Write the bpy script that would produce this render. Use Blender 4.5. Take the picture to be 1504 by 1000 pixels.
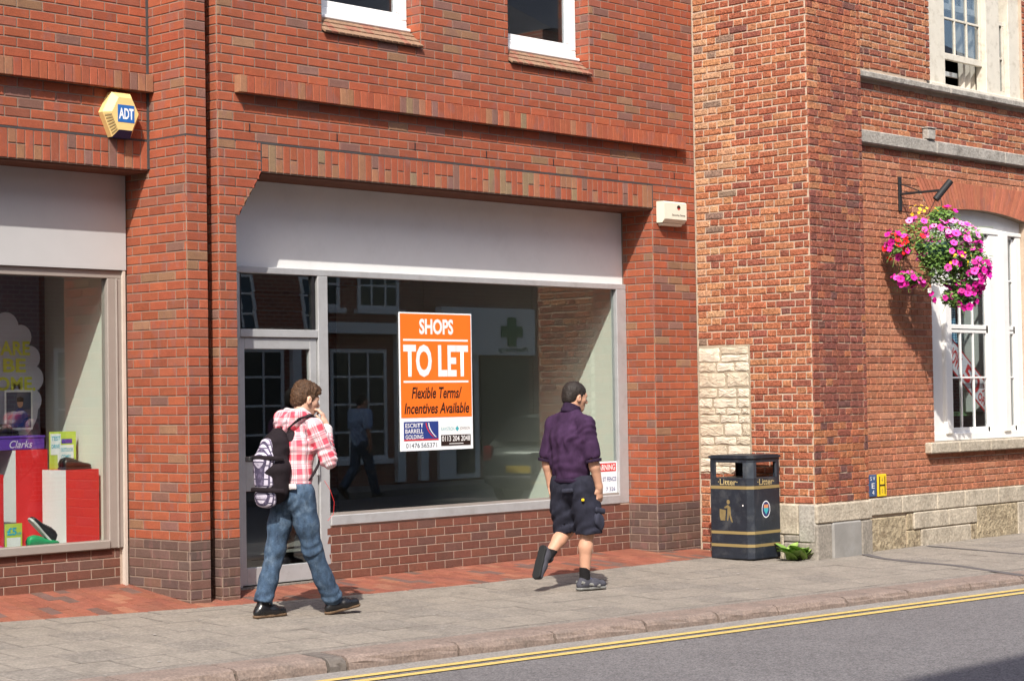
import bpy, bmesh, math, random
import numpy as np
from mathutils import Vector, Matrix
scene = bpy.context.scene
for _o in list(bpy.data.objects):
    bpy.data.objects.remove(_o)
rnd = random.Random(7)
R = math.radians
# ------------------------------------------------------------------ camera
CAM = Vector((-10.0139, -12.1835, 1.5669)); FPX = 2868.66
yaw, pitch, roll = 0.756446, 0.0288701, -0.0157387
_F = Vector((math.cos(yaw) * math.cos(pitch), math.sin(yaw) * math.cos(pitch), math.sin(pitch)))
_R0 = Vector((math.sin(yaw), -math.cos(yaw), 0)); _U0 = _R0.cross(_F)
_R = _R0 * math.cos(roll) + _U0 * math.sin(roll); _U = _U0 * math.cos(roll) - _R0 * math.sin(roll)
cd = bpy.data.cameras.new('camera'); cam = bpy.data.objects.new('camera', cd); scene.collection.objects.link(cam)
M = Matrix((_R, _U, -_F)).transposed().to_4x4(); M.translation = CAM
cam.matrix_world = M
cd.sensor_fit = 'HORIZONTAL'; cd.sensor_width = 36.0; cd.lens = FPX / 1504 * 36.0
cd.clip_start = 0.1; cd.clip_end = 2000
scene.camera = cam
# ------------------------------------------------------------------ sky and sun
TANA, KDROP = 1.25, 1.65                 # sun: sideways run and drop per metre of depth into the facade
ALPHA = math.atan(TANA); ELEV = math.atan(KDROP * math.cos(ALPHA))
Ldir = Vector((math.sin(ALPHA) * math.cos(ELEV), math.cos(ALPHA) * math.cos(ELEV), -math.sin(ELEV)))   # light travels
W = bpy.data.worlds.new('World'); scene.world = W; W.use_nodes = True
wn = W.node_tree.nodes; wl = W.node_tree.links; wn.clear()
wo = wn.new('ShaderNodeOutputWorld'); wb = wn.new('ShaderNodeBackground'); ws = wn.new('ShaderNodeTexSky')
ws.sky_type = 'NISHITA'; ws.sun_disc = False; ws.sun_elevation = ELEV
ws.sun_rotation = math.atan2(-Ldir.x, -Ldir.y)
ws.altitude = 50; ws.air_density = 1.0; ws.dust_density = 3.0; ws.ozone_density = 1.0
wl.new(ws.outputs[0], wb.inputs[0]); wl.new(wb.outputs[0], wo.inputs[0]); wb.inputs[1].default_value = 0.15
sd = bpy.data.lights.new('sun', 'SUN'); sun = bpy.data.objects.new('sun', sd); scene.collection.objects.link(sun)
sd.energy = 3.7; sd.angle = R(0.53); sd.color = (1.0, 0.94, 0.85)
sun.rotation_euler = Ldir.to_track_quat('-Z', 'Y').to_euler(); sun.location = (-20, -20, 30)
scene.view_settings.view_transform = 'Standard'; scene.view_settings.look = 'None'
scene.view_settings.exposure = 0.74; scene.view_settings.gamma = 1.0
scene.render.engine = 'CYCLES'
scene.cycles.use_denoising = True
scene.cycles.max_bounces = 8; scene.cycles.transparent_max_bounces = 12
scene.cycles.caustics_reflective = False; scene.cycles.caustics_refractive = False

# ------------------------------------------------------------------ materials
MATS = {}
class NT:
    def __init__(s, name):
        s.m = bpy.data.materials.new(name); s.m.use_nodes = True
        s.n = s.m.node_tree.nodes; s.l = s.m.node_tree.links; s.n.clear()
        s.out = s.n.new('ShaderNodeOutputMaterial'); MATS[name] = s.m
    def node(s, t, **kw):
        n = s.n.new(t)
        for k, v in kw.items():
            if k.startswith('i_'):
                key = k[2:].replace('_', ' ')
                n.inputs[key].default_value = v
            else: setattr(n, k, v)
        return n
    def link(s, a, b): s.l.new(a, b)
    def math(s, op, a, b=None, clamp=False):
        n = s.n.new('ShaderNodeMath'); n.operation = op; n.use_clamp = clamp
        for i, x in enumerate((a, b)):
            if x is None: continue
            if isinstance(x, (int, float)): n.inputs[i].default_value = x
            else: s.link(x, n.inputs[i])
        return n.outputs[0]
    def mix(s, fac, a, b, blend='MIX'):
        n = s.n.new('ShaderNodeMix'); n.data_type = 'RGBA'; n.blend_type = blend
        for i, x in ((0, fac), (6, a), (7, b)):
            if isinstance(x, (int, float)): n.inputs[i].default_value = x
            elif isinstance(x, tuple): n.inputs[i].default_value = (*x[:3], 1)
            else: s.link(x, n.inputs[i])
        return n.outputs[2]
    def noise(s, vec, scale, detail=4, rough=.6):
        n = s.n.new('ShaderNodeTexNoise'); n.inputs['Scale'].default_value = scale
        n.inputs['Detail'].default_value = detail; n.inputs['Roughness'].default_value = rough
        if vec is not None: s.link(vec, n.inputs['Vector'])
        return n.outputs[0]
    def ramp(s, x, stops):
        n = s.n.new('ShaderNodeValToRGB'); cr = n.color_ramp
        while len(cr.elements) < len(stops): cr.elements.new(.5)
        for e, (p, c) in zip(cr.elements, stops):
            e.position = p; e.color = (c, c, c, 1) if isinstance(c, (int, float)) else (*c[:3], 1)
        s.link(x, n.inputs[0]); return n.outputs[0]
    def pos(s): return s.n.new('ShaderNodeNewGeometry').outputs['Position']
    def objco(s): return s.n.new('ShaderNodeTexCoord').outputs['Object']
    def scale(s, v, sc):
        n = s.n.new('ShaderNodeMapping'); n.inputs['Scale'].default_value = sc; s.link(v, n.inputs['Vector']); return n.outputs[0]
    def bsdf(s, col, rough=.7, spec=.3, metal=0, bump=None, bstr=.3, bdist=.01, **kw):
        b = s.n.new('ShaderNodeBsdfPrincipled')
        if isinstance(col, tuple): b.inputs['Base Color'].default_value = (*col[:3], 1)
        else: s.link(col, b.inputs['Base Color'])
        if isinstance(rough, (int, float)): b.inputs['Roughness'].default_value = rough
        else: s.link(rough, b.inputs['Roughness'])
        b.inputs['Specular IOR Level'].default_value = spec; b.inputs['Metallic'].default_value = metal
        for k, v in kw.items(): b.inputs[k.replace('_', ' ')].default_value = v
        if bump is not None:
            bn = s.n.new('ShaderNodeBump'); bn.inputs['Strength'].default_value = bstr; bn.inputs['Distance'].default_value = bdist
            s.link(bump, bn.inputs['Height']); s.link(bn.outputs[0], b.inputs['Normal'])
        s.link(b.outputs[0], s.out.inputs[0]); return b
def plain(name, col, rough=.6, spec=.4, metal=0, var=.12, scale=8, bump=.0, bscale=120, world=True, dirt=None, grit=None, bdist=.004, **kw):
    t = NT(name); p = t.pos() if world else t.objco()
    n = t.noise(p, scale, 5, .65)
    f = t.ramp(n, [(.25, 1 - var), (.75, 1 + var * .6)])
    c = t.mix(1.0, col, f, 'MULTIPLY')
    if dirt:
        d = t.ramp(t.noise(p, dirt[1], 6, .7), [(.5, 0.0), (.72, dirt[2])])
        c = t.mix(d, c, dirt[0])
    for gs, ga in (grit or ()):
        c = t.mix(1.0, c, t.ramp(t.noise(p, gs, 2, .5), [(.32, 1 - ga), (.68, 1 + ga)]), 'MULTIPLY')
    rg = t.math('ADD', t.math('MULTIPLY', n, .2), rough - .1)
    t.bsdf(c, rg, spec, metal, t.noise(p, bscale, 5, .65) if bump else None, bump, bdist, **kw)
    return t.m
def brick_mat(name, mott=.25, bump=.35, rough=.88, pits=0.0, soil=.25, patch=0.0):
    t = NT(name); p = t.pos()
    oi = t.node('ShaderNodeObjectInfo'); at = t.node('ShaderNodeAttribute', attribute_name='bcol')
    jn = t.node('ShaderNodeAttribute', attribute_name='jn')
    c = t.mix(jn.outputs['Fac'], oi.outputs['Color'], at.outputs['Color'])
    n1 = t.noise(p, 14, 6, .7); n2 = t.noise(p, 90, 5, .7); n3 = t.noise(t.scale(p, (1, 1, .35)), 2.2, 5, .65)
    c = t.mix(1.0, c, t.ramp(n1, [(.25, 1 - mott), (.75, 1 + mott * .7)]), 'MULTIPLY')
    c = t.mix(1.0, c, t.ramp(n2, [(.3, .80), (.7, 1.13)]), 'MULTIPLY')
    if patch: c = t.mix(t.ramp(t.noise(t.scale(p, (1, 1, .5)), 9.0, 3, .55), [(.56, 0.0), (.63, patch)]), c, (.215, .105, .095))
    c = t.mix(t.ramp(n3, [(.5, 0.0), (.78, soil)]), c, (.12, .085, .07))
    c = t.mix(t.ramp(t.noise(p, 5.1, 6, .75), [(.62, 0.0), (.8, .22)]), c, (.55, .48, .42))
    h = t.math('ADD', t.math('MULTIPLY', n2, 1.0), t.math('MULTIPLY', n1, 1.4))
    if pits:
        v = t.noise(p, 38, 4, .8); h = t.math('ADD', h, t.math('MULTIPLY', t.ramp(v, [(.40, 0.0), (.5, 1.0)]), pits))
    t.bsdf(c, rough, .22, 0, h, bump, .006)
    return t.m
def glass_mat(name, tint=(.93, .96, .95), f0=.052):
    t = NT(name)
    g = t.node('ShaderNodeNewGeometry'); vm = t.node('ShaderNodeVectorMath', operation='DOT_PRODUCT')
    t.link(g.outputs['Normal'], vm.inputs[0]); t.link(g.outputs['Incoming'], vm.inputs[1])
    c = t.math('ABSOLUTE', vm.outputs['Value']); q = t.math('POWER', t.math('SUBTRACT', 1.0, c, True), 5)
    f = t.math('ADD', f0, t.math('MULTIPLY', q, 1 - f0), True)
    tr = t.node('ShaderNodeBsdfTransparent'); tr.inputs[0].default_value = (*tint, 1)
    gl = t.node('ShaderNodeBsdfGlossy'); gl.inputs['Roughness'].default_value = 0.0; gl.inputs[0].default_value = (1, 1, 1, 1)
    mx = t.node('ShaderNodeMixShader'); t.link(f, mx.inputs[0]); t.link(tr.outputs[0], mx.inputs[1]); t.link(gl.outputs[0], mx.inputs[2])
    t.link(mx.outputs[0], t.out.inputs[0]); return t.m

# ------------------------------------------------------------------ mesh helpers
def link(o, parent=None, keep=True):
    scene.collection.objects.link(o)
    if parent is not None:
        o.parent = parent
        if keep: o.matrix_parent_inverse = PINV.get(parent.name, Matrix.Identity(4))
    return o
PINV = {}
def empty(name, loc, label=None, cat=None, group=None, rz=0):
    o = bpy.data.objects.new(name, None); o.empty_display_size = .2
    o.location = loc; o.rotation_euler = (0, 0, rz); scene.collection.objects.link(o)
    PINV[o.name] = (Matrix.Translation(Vector(loc)) @ Matrix.Rotation(rz, 4, 'Z')).inverted()
    return tag(o, label, cat, group)
def tag(o, label=None, cat=None, group=None, kind=None):
    if label: o['label'] = label
    if cat: o['category'] = cat
    if group: o['group'] = group
    if kind: o['kind'] = kind
    return o
class MB:
    def __init__(s): s.v = []; s.f = []; s.m = []; s.sm = []
    def add(s, vs, fs, mi=0, smooth=False):
        b = len(s.v); s.v += [tuple(x) for x in vs]; s.f += [tuple(i + b for i in q) for q in fs]
        s.m += [mi] * len(fs); s.sm += [smooth] * len(fs); return s
    def box(s, a, b, mi=0, T=None):
        (x0, y0, z0), (x1, y1, z1) = a, b
        vs = [(x0, y0, z0), (x1, y0, z0), (x1, y1, z0), (x0, y1, z0), (x0, y0, z1), (x1, y0, z1), (x1, y1, z1), (x0, y1, z1)]
        if T is not None: vs = [T @ Vector(q) for q in vs]
        return s.add(vs, [(0, 3, 2, 1), (4, 5, 6, 7), (0, 1, 5, 4), (1, 2, 6, 5), (2, 3, 7, 6), (3, 0, 4, 7)], mi)
    def rbox(s, a, b, r=.005, mi=0, T=None):
        """box with chamfered edges"""
        (x0, y0, z0), (x1, y1, z1) = a, b; r = min(r, (x1 - x0) * .45, (y1 - y0) * .45, (z1 - z0) * .45)
        c = Vector(((x0 + x1) / 2, (y0 + y1) / 2, (z0 + z1) / 2)); hx, hy, hz = (x1 - x0) / 2, (y1 - y0) / 2, (z1 - z0) / 2
        vs = []; idx = {}
        for sx in (-1, 1):
            for sy in (-1, 1):
                for sz in (-1, 1):
                    for ax in range(3):
                        q = [sx * (hx - r), sy * (hy - r), sz * (hz - r)]; q[ax] = (sx * hx, sy * hy, sz * hz)[ax]
                        idx[(sx, sy, sz, ax)] = len(vs); vs.append(c + Vector(q))
        if T is not None: vs = [T @ q for q in vs]
        fs = []; g = lambda *k: idx[k]
        for ax in range(3):
            for sg in (-1, 1):
                o = [i for i in range(3) if i != ax]; q = []
                for u, w in ((-1, -1), (1, -1), (1, 1), (-1, 1)):
                    k = [0, 0, 0]; k[ax] = sg; k[o[0]] = u; k[o[1]] = w; q.append(g(*k, ax))
                fs.append(tuple(q if (sg > 0) == (ax != 1) else q[::-1]))
        for ax in range(3):
            o = [i for i in range(3) if i != ax]
            for u in (-1, 1):
                for w in (-1, 1):
                    k0 = [0, 0, 0]; k0[o[0]] = u; k0[o[1]] = w; k1 = k0[:]; k0[ax] = -1; k1[ax] = 1
                    q = [g(*k0, o[0]), g(*k0, o[1]), g(*k1, o[1]), g(*k1, o[0])]; fs.append(tuple(q))
        for sx in (-1, 1):
            for sy in (-1, 1):
                for sz in (-1, 1): fs.append(tuple(g(sx, sy, sz, ax) for ax in range(3)))
        return s.add(vs, fs, mi)
    def prism(s, poly, a, b, axis='y', mi=0, T=None, smooth=False):
        """poly: (p,q) points; axis y: p=x q=z; axis z: p=x q=y; axis x: p=y q=z"""
        n = len(poly)
        def P(p, q, t): return {'y': (p, t, q), 'z': (p, q, t), 'x': (t, p, q)}[axis]
        vs = [P(p, q, a) for p, q in poly] + [P(p, q, b) for p, q in poly]
        if T is not None: vs = [T @ Vector(q) for q in vs]
        fs = [tuple(range(n))[::-1], tuple(range(n, 2 * n))] + [(i, (i + 1) % n, n + (i + 1) % n, n + i) for i in range(n)]
        return s.add(vs, fs, mi, smooth)
    def cyl(s, a, b, r, r2=None, n=12, mi=0, smooth=True, caps=True):
        a = Vector(a); b = Vector(b); r2 = r if r2 is None else r2
        d = (b - a).normalized(); u = d.orthogonal().normalized(); w = d.cross(u)
        vs = []
        for c, q in ((a, r), (b, r2)):
            for i in range(n):
                t = 2 * math.pi * i / n; vs.append(c + (u * math.cos(t) + w * math.sin(t)) * q)
        s.add(vs, [(i, (i + 1) % n, n + (i + 1) % n, n + i) for i in range(n)], mi, smooth)
        if caps: s.add(vs, [tuple(range(n))[::-1], tuple(range(n, 2 * n))], mi)
        return s
    def tube(s, pts, rad, n=8, mi=0, flat=None):
        pts = [Vector(p) for p in pts]; N = len(pts); vs = []
        up = None
        for i, p in enumerate(pts):
            d = (pts[min(i + 1, N - 1)] - pts[max(i - 1, 0)]).normalized()
            if up is None: up = d.orthogonal().normalized() if flat is None else (Vector(flat) - d * d.dot(Vector(flat))).normalized()
            else:
                up = (up - d * up.dot(d)); up = up.normalized() if flat is None else (Vector(flat) - d * d.dot(Vector(flat))).normalized()
            w = d.cross(up); r = rad[i] if isinstance(rad, (list, tuple)) else rad
            ra, rb = r if isinstance(r, (tuple, list)) else (r, r)
            for k in range(n):
                t = 2 * math.pi * k / n; vs.append(p + up * math.cos(t) * ra + w * math.sin(t) * rb)
        fs = [(i * n + k, i * n + (k + 1) % n, (i + 1) * n + (k + 1) % n, (i + 1) * n + k) for i in range(N - 1) for k in range(n)]
        s.add(vs, fs, mi, True)
        return s.add(vs, [tuple(range(n))[::-1], tuple(range((N - 1) * n, N * n))], mi, True)
    def lathe(s, prof, c=(0, 0, 0), n=24, mi=0, sx=1, sy=1):
        vs = []; c = Vector(c)
        for r, z in prof:
            for k in range(n):
                t = 2 * math.pi * k / n; vs.append(c + Vector((r * math.cos(t) * sx, r * math.sin(t) * sy, z)))
        m = len(prof)
        return s.add(vs, [(i * n + k, i * n + (k + 1) % n, (i + 1) * n + (k + 1) % n, (i + 1) * n + k) for i in range(m - 1) for k in range(n)], mi, True)
    def mesh(s, name, mats):
        me = bpy.data.meshes.new(name); me.from_pydata(s.v, [], s.f)
        for m in (mats if isinstance(mats, (list, tuple)) else [mats]): me.materials.append(MATS[m] if isinstance(m, str) else m)
        me.polygons.foreach_set('material_index', s.m); me.polygons.foreach_set('use_smooth', s.sm)
        me.update(); return me
    def build(s, name, mats, parent=None, keep=True):
        return link(bpy.data.objects.new(name, s.mesh(name, mats)), parent, keep)
def box(name, a, b, mat, parent=None, r=None, keep=True):
    m = MB(); (m.box(a, b) if r is None else m.rbox(a, b, r)); return m.build(name, mat, parent, keep)
def textmesh(s, bold=0.0, shear=0.0):
    cu = bpy.data.curves.new('txt', 'FONT'); cu.body = s; cu.size = 1; cu.offset = bold; cu.shear = shear; cu.resolution_u = 3
    o = bpy.data.objects.new('txt', cu); scene.collection.objects.link(o)
    dg = bpy.context.evaluated_depsgraph_get(); dg.update()
    me = bpy.data.meshes.new_from_object(o.evaluated_get(dg)); bpy.data.objects.remove(o); bpy.data.curves.remove(cu)
    return me
def text(name, s, O, U, V, w, h, mat, parent, bold=0.0, shear=0.0, keep=True, th=.0008):
    """lettering filling the rectangle of lower-left corner O, width w along U, height h along V"""
    me = textmesh(s, bold, shear); me.name = name
    n = len(me.vertices); co = np.empty(n * 3); me.vertices.foreach_get('co', co); co = co.reshape(-1, 3)
    lo, hi = co.min(0), co.max(0); O = np.array(O, float); U = np.array(U, float); V = np.array(V, float)
    p = O + np.outer((co[:, 0] - lo[0]) / (hi[0] - lo[0]) * w, U) + np.outer((co[:, 1] - lo[1]) / (hi[1] - lo[1]) * h, V)
    me.vertices.foreach_set('co', p.ravel()); me.materials.clear(); me.materials.append(MATS[mat]); me.update()
    return link(bpy.data.objects.new(name, me), parent, keep)
def room(name, a, b, mat, parent):
    """inside of a room, open towards the window (its low-y side)"""
    (x0, y0, z0), (x1, y1, z1) = a, b; m = MB(); v = [(x0, y0, z0), (x1, y0, z0), (x1, y1, z0), (x0, y1, z0), (x0, y0, z1), (x1, y0, z1), (x1, y1, z1), (x0, y1, z1)]
    m.add(v, [(0, 1, 2, 3), (7, 6, 5, 4), (1, 5, 6, 2), (2, 6, 7, 3), (3, 7, 4, 0)]); return m.build(name, mat, parent)
def to_px(P):
    d = Vector(P) - CAM; z = d.dot(_F)
    return 752 + FPX * d.dot(_R) / z, 500 - FPX * d.dot(_U) / z, z
S_FALL = .028

# ------------------------------------------------------------------ bricks
# each record: centre of front face, along-direction U, length, height, colour, style
def brick_geo(L, H, ch, jit, q):
    D = .016; hx, hz = L / 2, H / 2
    def j(a): return q.uniform(-a, a)
    back = [(-hx, D, -hz), (hx, D, -hz), (hx, D, hz), (-hx, D, hz)]
    o = [(sx * hx + j(jit), ch + abs(j(jit)) * .6, sz * hz + j(jit)) for sx, sz in ((-1, -1), (1, -1), (1, 1), (-1, 1))]
    i = [(sx * (hx - ch * 1.2) + j(jit), j(jit * .7), sz * (hz - ch * 1.2) + j(jit)) for sx, sz in ((-1, -1), (1, -1), (1, 1), (-1, 1))]
    vs = back + o + i; fs = [(8, 9, 10, 11)]
    for k in range(4):
        n = (k + 1) % 4; fs += [(4 + k, 4 + n, 8 + n, 8 + k), (k, n, 4 + n, 4 + k)]
    return vs, fs
def paint(o, cols):
    a = o.data.attributes.new('bcol', 'FLOAT_COLOR', 'CORNER'); a.data.foreach_set('color', np.array(cols, dtype=np.float32).ravel())
    b = o.data.attributes.new('jn', 'FLOAT', 'POINT'); b.data.foreach_set('value', np.ones(len(o.data.vertices), dtype=np.float32))
BR_MESH = {}
def brick_mesh(L, H, ch, jit, mat, var, pname):
    key = (round(L, 3), round(H, 3), ch, jit, mat, var)
    if key not in BR_MESH:
        vs, fs = brick_geo(L, H, ch, jit, random.Random(hash(key[:4]) % 1000 + var)); m = MB(); m.add(vs, fs); BR_MESH[key] = m.mesh(pname, mat)
    return BR_MESH[key]
class Bricks:
    """collects the bricks of one building; the largest in view become objects, the rest one joined part"""
    def __init__(s, root, name, mat, ch=.002, jit=0.0, proud=.005, cap=300):
        s.root, s.name, s.mat, s.ch, s.jit, s.cap = root, name, mat, ch, jit, cap; s.rec = []
    def put(s, c, U, L, H, col, wall, jit=None, tilt=0.0):
        s.rec.append((Vector(c), U, L, H, col, wall, s.jit if jit is None else jit, tilt))
    def face(s, wall, O, U, w, z0, n, h, bond, colf, L=.225, Hd=.1125, joint=.010, holes=(), off=0.0, jit=None, wander=0.0, keepf=None):
        """courses of bricks on the vertical face through O (x,y) running w metres along U"""
        Ox, Oy = O; q = random.Random(int(abs(Ox * 1000) + abs(Oy * 333) + z0 * 77 + w * 9))
        for i in range(n):
            za, zb = z0 + i * h, z0 + (i + 1) * h; us = []
            if bond == 'stretcher': seq = [L]; u = -L * (.5 if i % 2 else 1.0) - off
            elif bond == 'header': seq = [Hd]; u = -Hd * (.5 if i % 2 else 1.0) - off
            elif bond == 'flemish': seq = [L, Hd]; u = -(L + Hd) * (1.0 if i % 2 else 1.5) - off
            else:
                seq = [L] if i % 2 else [Hd]; u = -off - (L * .25 if i % 2 else 0)
            k = 0
            while u < w:
                ln = seq[k % len(seq)]; k += 1; us.append((u, u + ln)); u += ln
            for a, b in us:
                a, b = max(a, 0), min(b, w)
                ivs = [(a, b)] if b - a > .022 else []
                for (h0, h1, hz0, hz1) in holes:
                    if hz0 < zb - .02 and hz1 > za + .02:
                        nv = []
                        for x, y in ivs:
                            if h1 <= x or h0 >= y: nv.append((x, y))
                            else:
                                if h0 - x > .02: nv.append((x, h0))
                                if y - h1 > .02: nv.append((h1, y))
                        ivs = nv
                for x, y in ivs:
                    if y - x < .03: continue
                    um, zm = (x + y) / 2, (za + zb) / 2
                    if keepf and not keepf(um, zm, (y - x)): continue
                    dz = q.uniform(-wander, wander)
                    s.put((Ox + U[0] * um, Oy + U[1] * um, zm + dz), U, y - x - joint, h - joint + q.uniform(-wander, wander), colf(um, zm, q), wall, jit, q.uniform(-wander, wander) * 1.2)
    def finish(s, joined):
        def score(r):
            x, y, z = to_px(r[0])
            if not (-25 < x < 1530 and -25 < y < 1025): return -1
            N = Vector((r[1][1], -r[1][0], 0)); v = (CAM - r[0]).normalized(); return r[2] * r[3] * max(0, v.dot(N)) / (z * z)
        rec = sorted(s.rec, key=score, reverse=True); top = [r for r in rec[:s.cap] if score(r) > 0]; rest = rec[len(top):]
        def mat4(r):
            U = Vector((r[1][0], r[1][1], 0)); Y = Vector((-r[1][1], r[1][0], 0)); m = Matrix((U, Y, Vector((0, 0, 1)))).transposed()
            m = (m @ Matrix.Rotation(r[7], 3, 'Y')).to_4x4(); m.translation = r[0]; return m
        for r in top:
            me = brick_mesh(r[2], r[3], s.ch, r[6], s.mat, rnd.randrange(6) if r[6] else 0, s.name)
            o = bpy.data.objects.new(s.name, me); o.color = (*r[4], 1); scene.collection.objects.link(o)
            o.parent = r[5]
            o.matrix_parent_inverse = Matrix.Identity(4) if r[5] is not s.root else PINV[s.root.name]
            o.matrix_basis = mat4(r)
        if rest:
            m = MB(); cols = []
            for r in rest:
                vs, fs = brick_geo(r[2], r[3], s.ch, r[6], rnd); T = mat4(r); m.add([T @ Vector(q) for q in vs], fs); cols += [(*r[4], 1)] * sum(len(f) for f in fs)
            o = m.build(joined, s.mat, s.root); o['kind'] = 'stuff'
            paint(o, cols)
def pal(*items):
    tot = sum(w for w, _ in items)
    def f(q, v=.10):
        t = q.random() * tot
        for w, c in items:
            t -= w
            if t <= 0: break
        k = 1 + q.uniform(-v, v); return tuple(min(1, x * k * (1 + q.uniform(-.03, .03))) for x in c)
    return f
# ================================================================== materials of the place
plain('asphalt', (.150, .142, .144), .9, .25, var=.12, scale=1.6, bump=.9, bscale=110, bdist=.006, grit=((80, .42), (34, .22)), dirt=((.19, .18, .18), 1.1, .5))
plain('channel', (.25, .232, .215), .9, .2, var=.16, scale=6, bump=.5, bscale=120, grit=((60, .25),))
plain('slab', (.25, .222, .19), .92, .2, var=.16, scale=2.3, bump=.6, bscale=90, grit=((60, .20), (26, .10)), dirt=((.15, .135, .12), 4.2, .6))
plain('slab_dark', (.22, .197, .172), .92, .2, var=.18, scale=2.3, bump=.6, bscale=90, grit=((60, .26), (26, .14)), dirt=((.15, .135, .12), 4.2, .6))
plain('slab_edge', (.185, .165, .145), .95, .1, var=.45, scale=6)
plain('gum', (.42, .40, .37), .8, .2)
plain('slab_joint', (.085, .075, .066), .95, .1, var=.3, scale=9)
plain('seam_tar', (.115, .105, .105), .9, .2, var=.2, scale=12)
plain('kerb_granite', (.235, .182, .155), .9, .2, var=.22, scale=9, bump=.8, bscale=60, bdist=.005, grit=((60, .22),), dirt=((.135, .118, .105), 5, .7))
plain('kerb_dark', (.16, .14, .125), .9, .2, var=.4, scale=30, bump=1.0, bscale=70)
plain('yellow_paint', (.60, .43, .14), .8, .25, var=.14, scale=20, bump=.5, bscale=150, dirt=((.30, .25, .14), 28, .55))
brick_mat('paver', .22, .4, .9, soil=.45)
brick_mat('brick_new', .15, .35, .87, soil=.22, patch=.38)
brick_mat('brick_plinth', .2, .35, .85, soil=.3)
brick_mat('brick_old', .26, .75, .92, pits=2.4, soil=.14)
plain('mortar_new', (.27, .20, .16), .95, .1, var=.25, scale=7, bump=.4)
plain('mortar_plinth', (.46, .36, .29), .95, .1, var=.2, scale=7, bump=.4)
plain('mortar_old', (.52, .41, .315), .95, .1, var=.22, scale=9, bump=1.0, bscale=70)
plain('stone_cream', (.45, .395, .315), .93, .15, var=.25, scale=5, bump=1.0, bscale=30, bdist=.010, grit=((40, .18),), dirt=((.25, .21, .16), 4.5, .75))
plain('stone_rubble', (.66, .60, .49), .93, .15, var=.25, scale=9, bump=1.0, bscale=35, dirt=((.42, .33, .22), 8, .55))
plain('stone_grey', (.36, .335, .30), .93, .15, var=.3, scale=4, bump=1.0, bscale=35, bdist=.010, grit=((40, .2),), dirt=((.14, .125, .11), 7, .85))
plain('render_grey', (.29, .262, .225), .93, .15, var=.3, scale=4, bump=.8, bscale=30, bdist=.008, grit=((40, .2),), dirt=((.16, .14, .12), 4, .75))
plain('aluminium', (.50, .51, .52), .42, .5, .35, var=.08, scale=5, dirt=((.32, .31, .30), 7, .4))
plain('frame_taupe', (.30, .265, .24), .5, .4, 0, var=.08, scale=5)
plain('white_paint', (.80, .79, .77), .5, .4, var=.04, scale=4, dirt=((.60, .57, .52), 6, .25))
plain('cream_paint', (.64, .60, .51), .6, .3, var=.07, scale=9, bump=.3, bscale=50, dirt=((.33, .28, .20), 11, .6))
plain('fascia_white', (.78, .78, .775), .5, .35, var=.03, scale=2.5, dirt=((.62, .61, .60), 3, .25))
plain('fascia_grey', (.47, .47, .475), .5, .35, var=.05, scale=2.5)
plain('soffit_brown', (.16, .07, .045), .85, .2, var=.25, scale=8, bump=.3)
plain('tile_tan', (.28, .175, .115), .88, .2, var=.3, scale=25, bump=.5); plain('tile_red', (.29, .13, .09), .88, .2, var=.3, scale=25, bump=.5)
plain('upvc', (.82, .83, .83), .35, .5, var=.02, scale=3)
plain('dark_void', (.02, .02, .02), .9, .1)
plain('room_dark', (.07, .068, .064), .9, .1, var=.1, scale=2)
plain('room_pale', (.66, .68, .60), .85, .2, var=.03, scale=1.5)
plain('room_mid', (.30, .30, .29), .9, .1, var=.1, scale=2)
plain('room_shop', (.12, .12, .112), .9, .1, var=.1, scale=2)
plain('room_floor', (.17, .165, .155), .7, .3, var=.1, scale=2)
plain('mastic', (.55, .48, .42), .8, .2)
plain('black_plastic', (.018, .018, .02), .45, .4)
plain('lead_dark', (.06, .058, .06), .8, .3)
plain('stone_rubble_b', (.57, .50, .39), .93, .15, var=.3, scale=14, bump=1.0, bscale=30, dirt=((.36, .27, .17), 12, .6))
plain('mortar_rubble', (.40, .34, .255), .95, .1, var=.25, scale=9, bump=1.0, bscale=60)
plain('brick_red_stone', (.33, .12, .07), .9, .2, var=.3, scale=20, bump=.8)
plain('stone_worn', (.40, .33, .225), .95, .1, var=.35, scale=8, bump=1.0, bscale=16, bdist=.035, grit=((35, .25),), dirt=((.17, .125, .08), 9, .85))
plain('cement_grey', (.27, .26, .245), .9, .2, var=.22, scale=4, bump=.3, dirt=((.40, .41, .42), 3, .5))
plain('curtain_cloth', (.55, .50, .42), .9, .1, var=.15, scale=6)
glass_mat('glass_sky', (.80, .84, .88), .14)
glass_mat('glass', (.93, .96, .95), .072); glass_mat('glass_upper', (.85, .88, .9), .09)

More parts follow.
